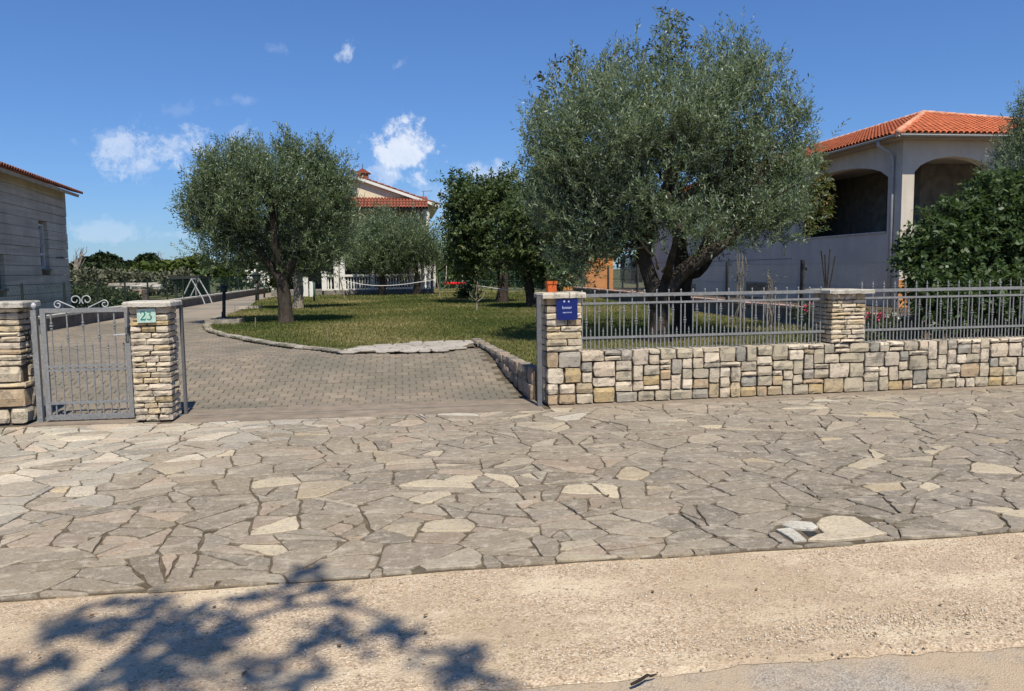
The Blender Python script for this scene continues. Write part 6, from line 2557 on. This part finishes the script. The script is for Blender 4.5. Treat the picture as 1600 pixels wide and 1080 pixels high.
# field stones and brick stack in that plot
fs_ = thing('rubble_heap', (AY(215, 448, 46).x, 46, .3), 'heap of pale broken stones in the plot beyond the boundary wall', 'rubble')
for k in range(34):
    p = AY(212 + rb.uniform(-32, 32), 450 + rb.uniform(-5, 4), 45 + rb.uniform(-1, 1))
    c3 = Vector(p)
    block(rb.uniform(.3, .8), rb.uniform(.15, .3), .4, c3, X1, Y1, rb.choice(((.5, .48, .44), (.42, .39, .35), (.30, .27, .23))), rb, .05).build('stone', 'stone', fs_, org=c3, recalc=False)
b = MB()
p0, p1 = AY(196, 466, 40), AY(221, 453, 40)
b.box((p0.x, 40, .28), (p1.x, 41, p1.z)); bs = b.build('brick_shed', 'pinkcop'); tag(bs, 'low reddish block of stacked bricks beyond the boundary wall', 'brick stack')
# bare tree beside the grey house
t = thing('bare_tree', (AY(122, 430, 70).x, 70, .3), 'leafless grey tree just right of the grey house', 'tree')
b = MB()
for k in range(16):
    a = AY(118 + rb.uniform(-2, 2), 432, 70); c = AY(120 + rb.uniform(-10, 16), 384 + rb.uniform(0, 22), 70)
    b.tube(bend(a, c, 5, 0, k + 50, .06), [.08, .07, .055, .04, .03, .02], 4)
b.build('branches', 'palebark', t)
# pylon
Y = 420.0
pb0 = AY(250, 421, Y)
py_ = thing('power_pylon', (pb0.x, Y, .28), 'lattice power pylon small on the horizon', 'pylon')
topz = AY(250, 392, Y).z
b = MB()
for sx in (-1, 1):
    for sy in (-1, 1):
        b.tube([(pb0.x + sx * 2.2, Y + sy * 2.2, .2), (pb0.x + sx * .3, Y + sy * .3, topz)], .16, 4)
nseg = 7
for k in range(nseg):
    z0, z1 = .2 + (topz - .2) * k / nseg, .2 + (topz - .2) * (k + 1) / nseg
    w0, w1 = 2.2 - 1.9 * k / nseg, 2.2 - 1.9 * (k + 1) / nseg
    b.tube([(pb0.x - w0, Y - w0, z0), (pb0.x + w1, Y - w1, z1)], .1, 4); b.tube([(pb0.x + w0, Y - w0, z0), (pb0.x - w1, Y - w1, z1)], .1, 4)
b.build('tower', 'pylon', py_)
for z, w in ((topz * .9, 2.6), (topz * .74, 3.4)):
    b = MB(); b.tube([(pb0.x - w, Y, z), (pb0.x + w, Y, z)], .15, 4); b.build('crossarm', 'pylon', py_)

# ================================================================== SMALL THINGS ON THE STREET
b = MB()
p, q = G(986, 1074, -.02), G(1026, 1058, -.02)
b.tube(bend(p + Vector((0, 0, .012)), q + Vector((0, 0, .012)), 5, .06, 4, .05), [.006, .007, .007, .006, .005, .003], 6)
tag(b.build('stick', 'darkbark'), 'short dark stick lying on the pebbled strip near the road', 'stick')
g = np.random.default_rng(9)
# loose pebbles
K = 3600
xv = np.concatenate([g.uniform(-3, 5.5, K), g.normal(2.3, .35, 900), g.normal(1.4, .6, 500), g.uniform(-3, 5.5, 1500)])
yv = np.concatenate([3.05 + 1.2 * g.random(K), g.normal(3.35, .07, 900), g.normal(3.28, .06, 500), 4.30 - np.abs(g.normal(0, .05, 1500))])
n = len(xv)
r_ = .0035 + .005 * g.random(n) ** 2
z0 = np.full(n, -.022) + r_ * .4
ok = (yv > 3.0) & (yv < 4.29 + .012 * xv)
xv, yv, r_, z0 = xv[ok], yv[ok], r_[ok], z0[ok]
n = len(xv)
dirs = np.array([[1, 0, 0], [0, 1, 0], [-1, 0, 0], [0, -1, 0], [0, 0, .8], [0, 0, -.8]])
V = np.stack([xv, yv, z0], 1)[:, None, :] + dirs[None] * r_[:, None, None] * g.uniform(.7, 1.3, (n, 6, 1))
fc = np.array([[0, 1, 4], [1, 2, 4], [2, 3, 4], [3, 0, 4], [1, 0, 5], [2, 1, 5], [3, 2, 5], [0, 3, 5]])
F = (np.arange(n)[:, None, None] * 6 + fc[None]).reshape(-1, 3)
pal = np.array([(.52, .43, .31), (.40, .32, .23), (.58, .51, .41), (.28, .22, .16), (.46, .40, .33)])
T = np.repeat(pal[g.integers(0, 5, n)], 6, axis=0)
MTp = Mat('loose_pebble', .85, .2)
MTp.base(MTp.attr())
MT['pebble'] = MTp.m
tag(rawmesh('gravel', V.reshape(-1, 3), F, T, 'pebble'), 'loose small gravel scattered on the pebbled road shoulder', 'gravel', kind='stuff')
# dead leaves
K = 130
xv, yv = g.uniform(-5, 6, K), np.concatenate([g.uniform(4.4, 9.2, 70), g.uniform(3.1, 4.2, 60)])
Pp = np.stack([xv, yv, np.where(yv > 4.3, .008, -.012)], 1)
V, F, T = sprigs(Pp, np.tile([1, 0, 0.], (K, 1)), 5, .01, 1, .035, .02, up=0, out=.1, broad=True, spreadang=.2)
V[:, 2] = np.maximum(np.minimum(V[:, 2], np.repeat(Pp[:, 2], 6) + .008), np.repeat(Pp[:, 2], 6) + .001)
tag(rawmesh('fallen_leaves', V, F, T, 'dry'), 'few dry fallen leaves scattered on the paving and shoulder', 'leaves', kind='stuff')
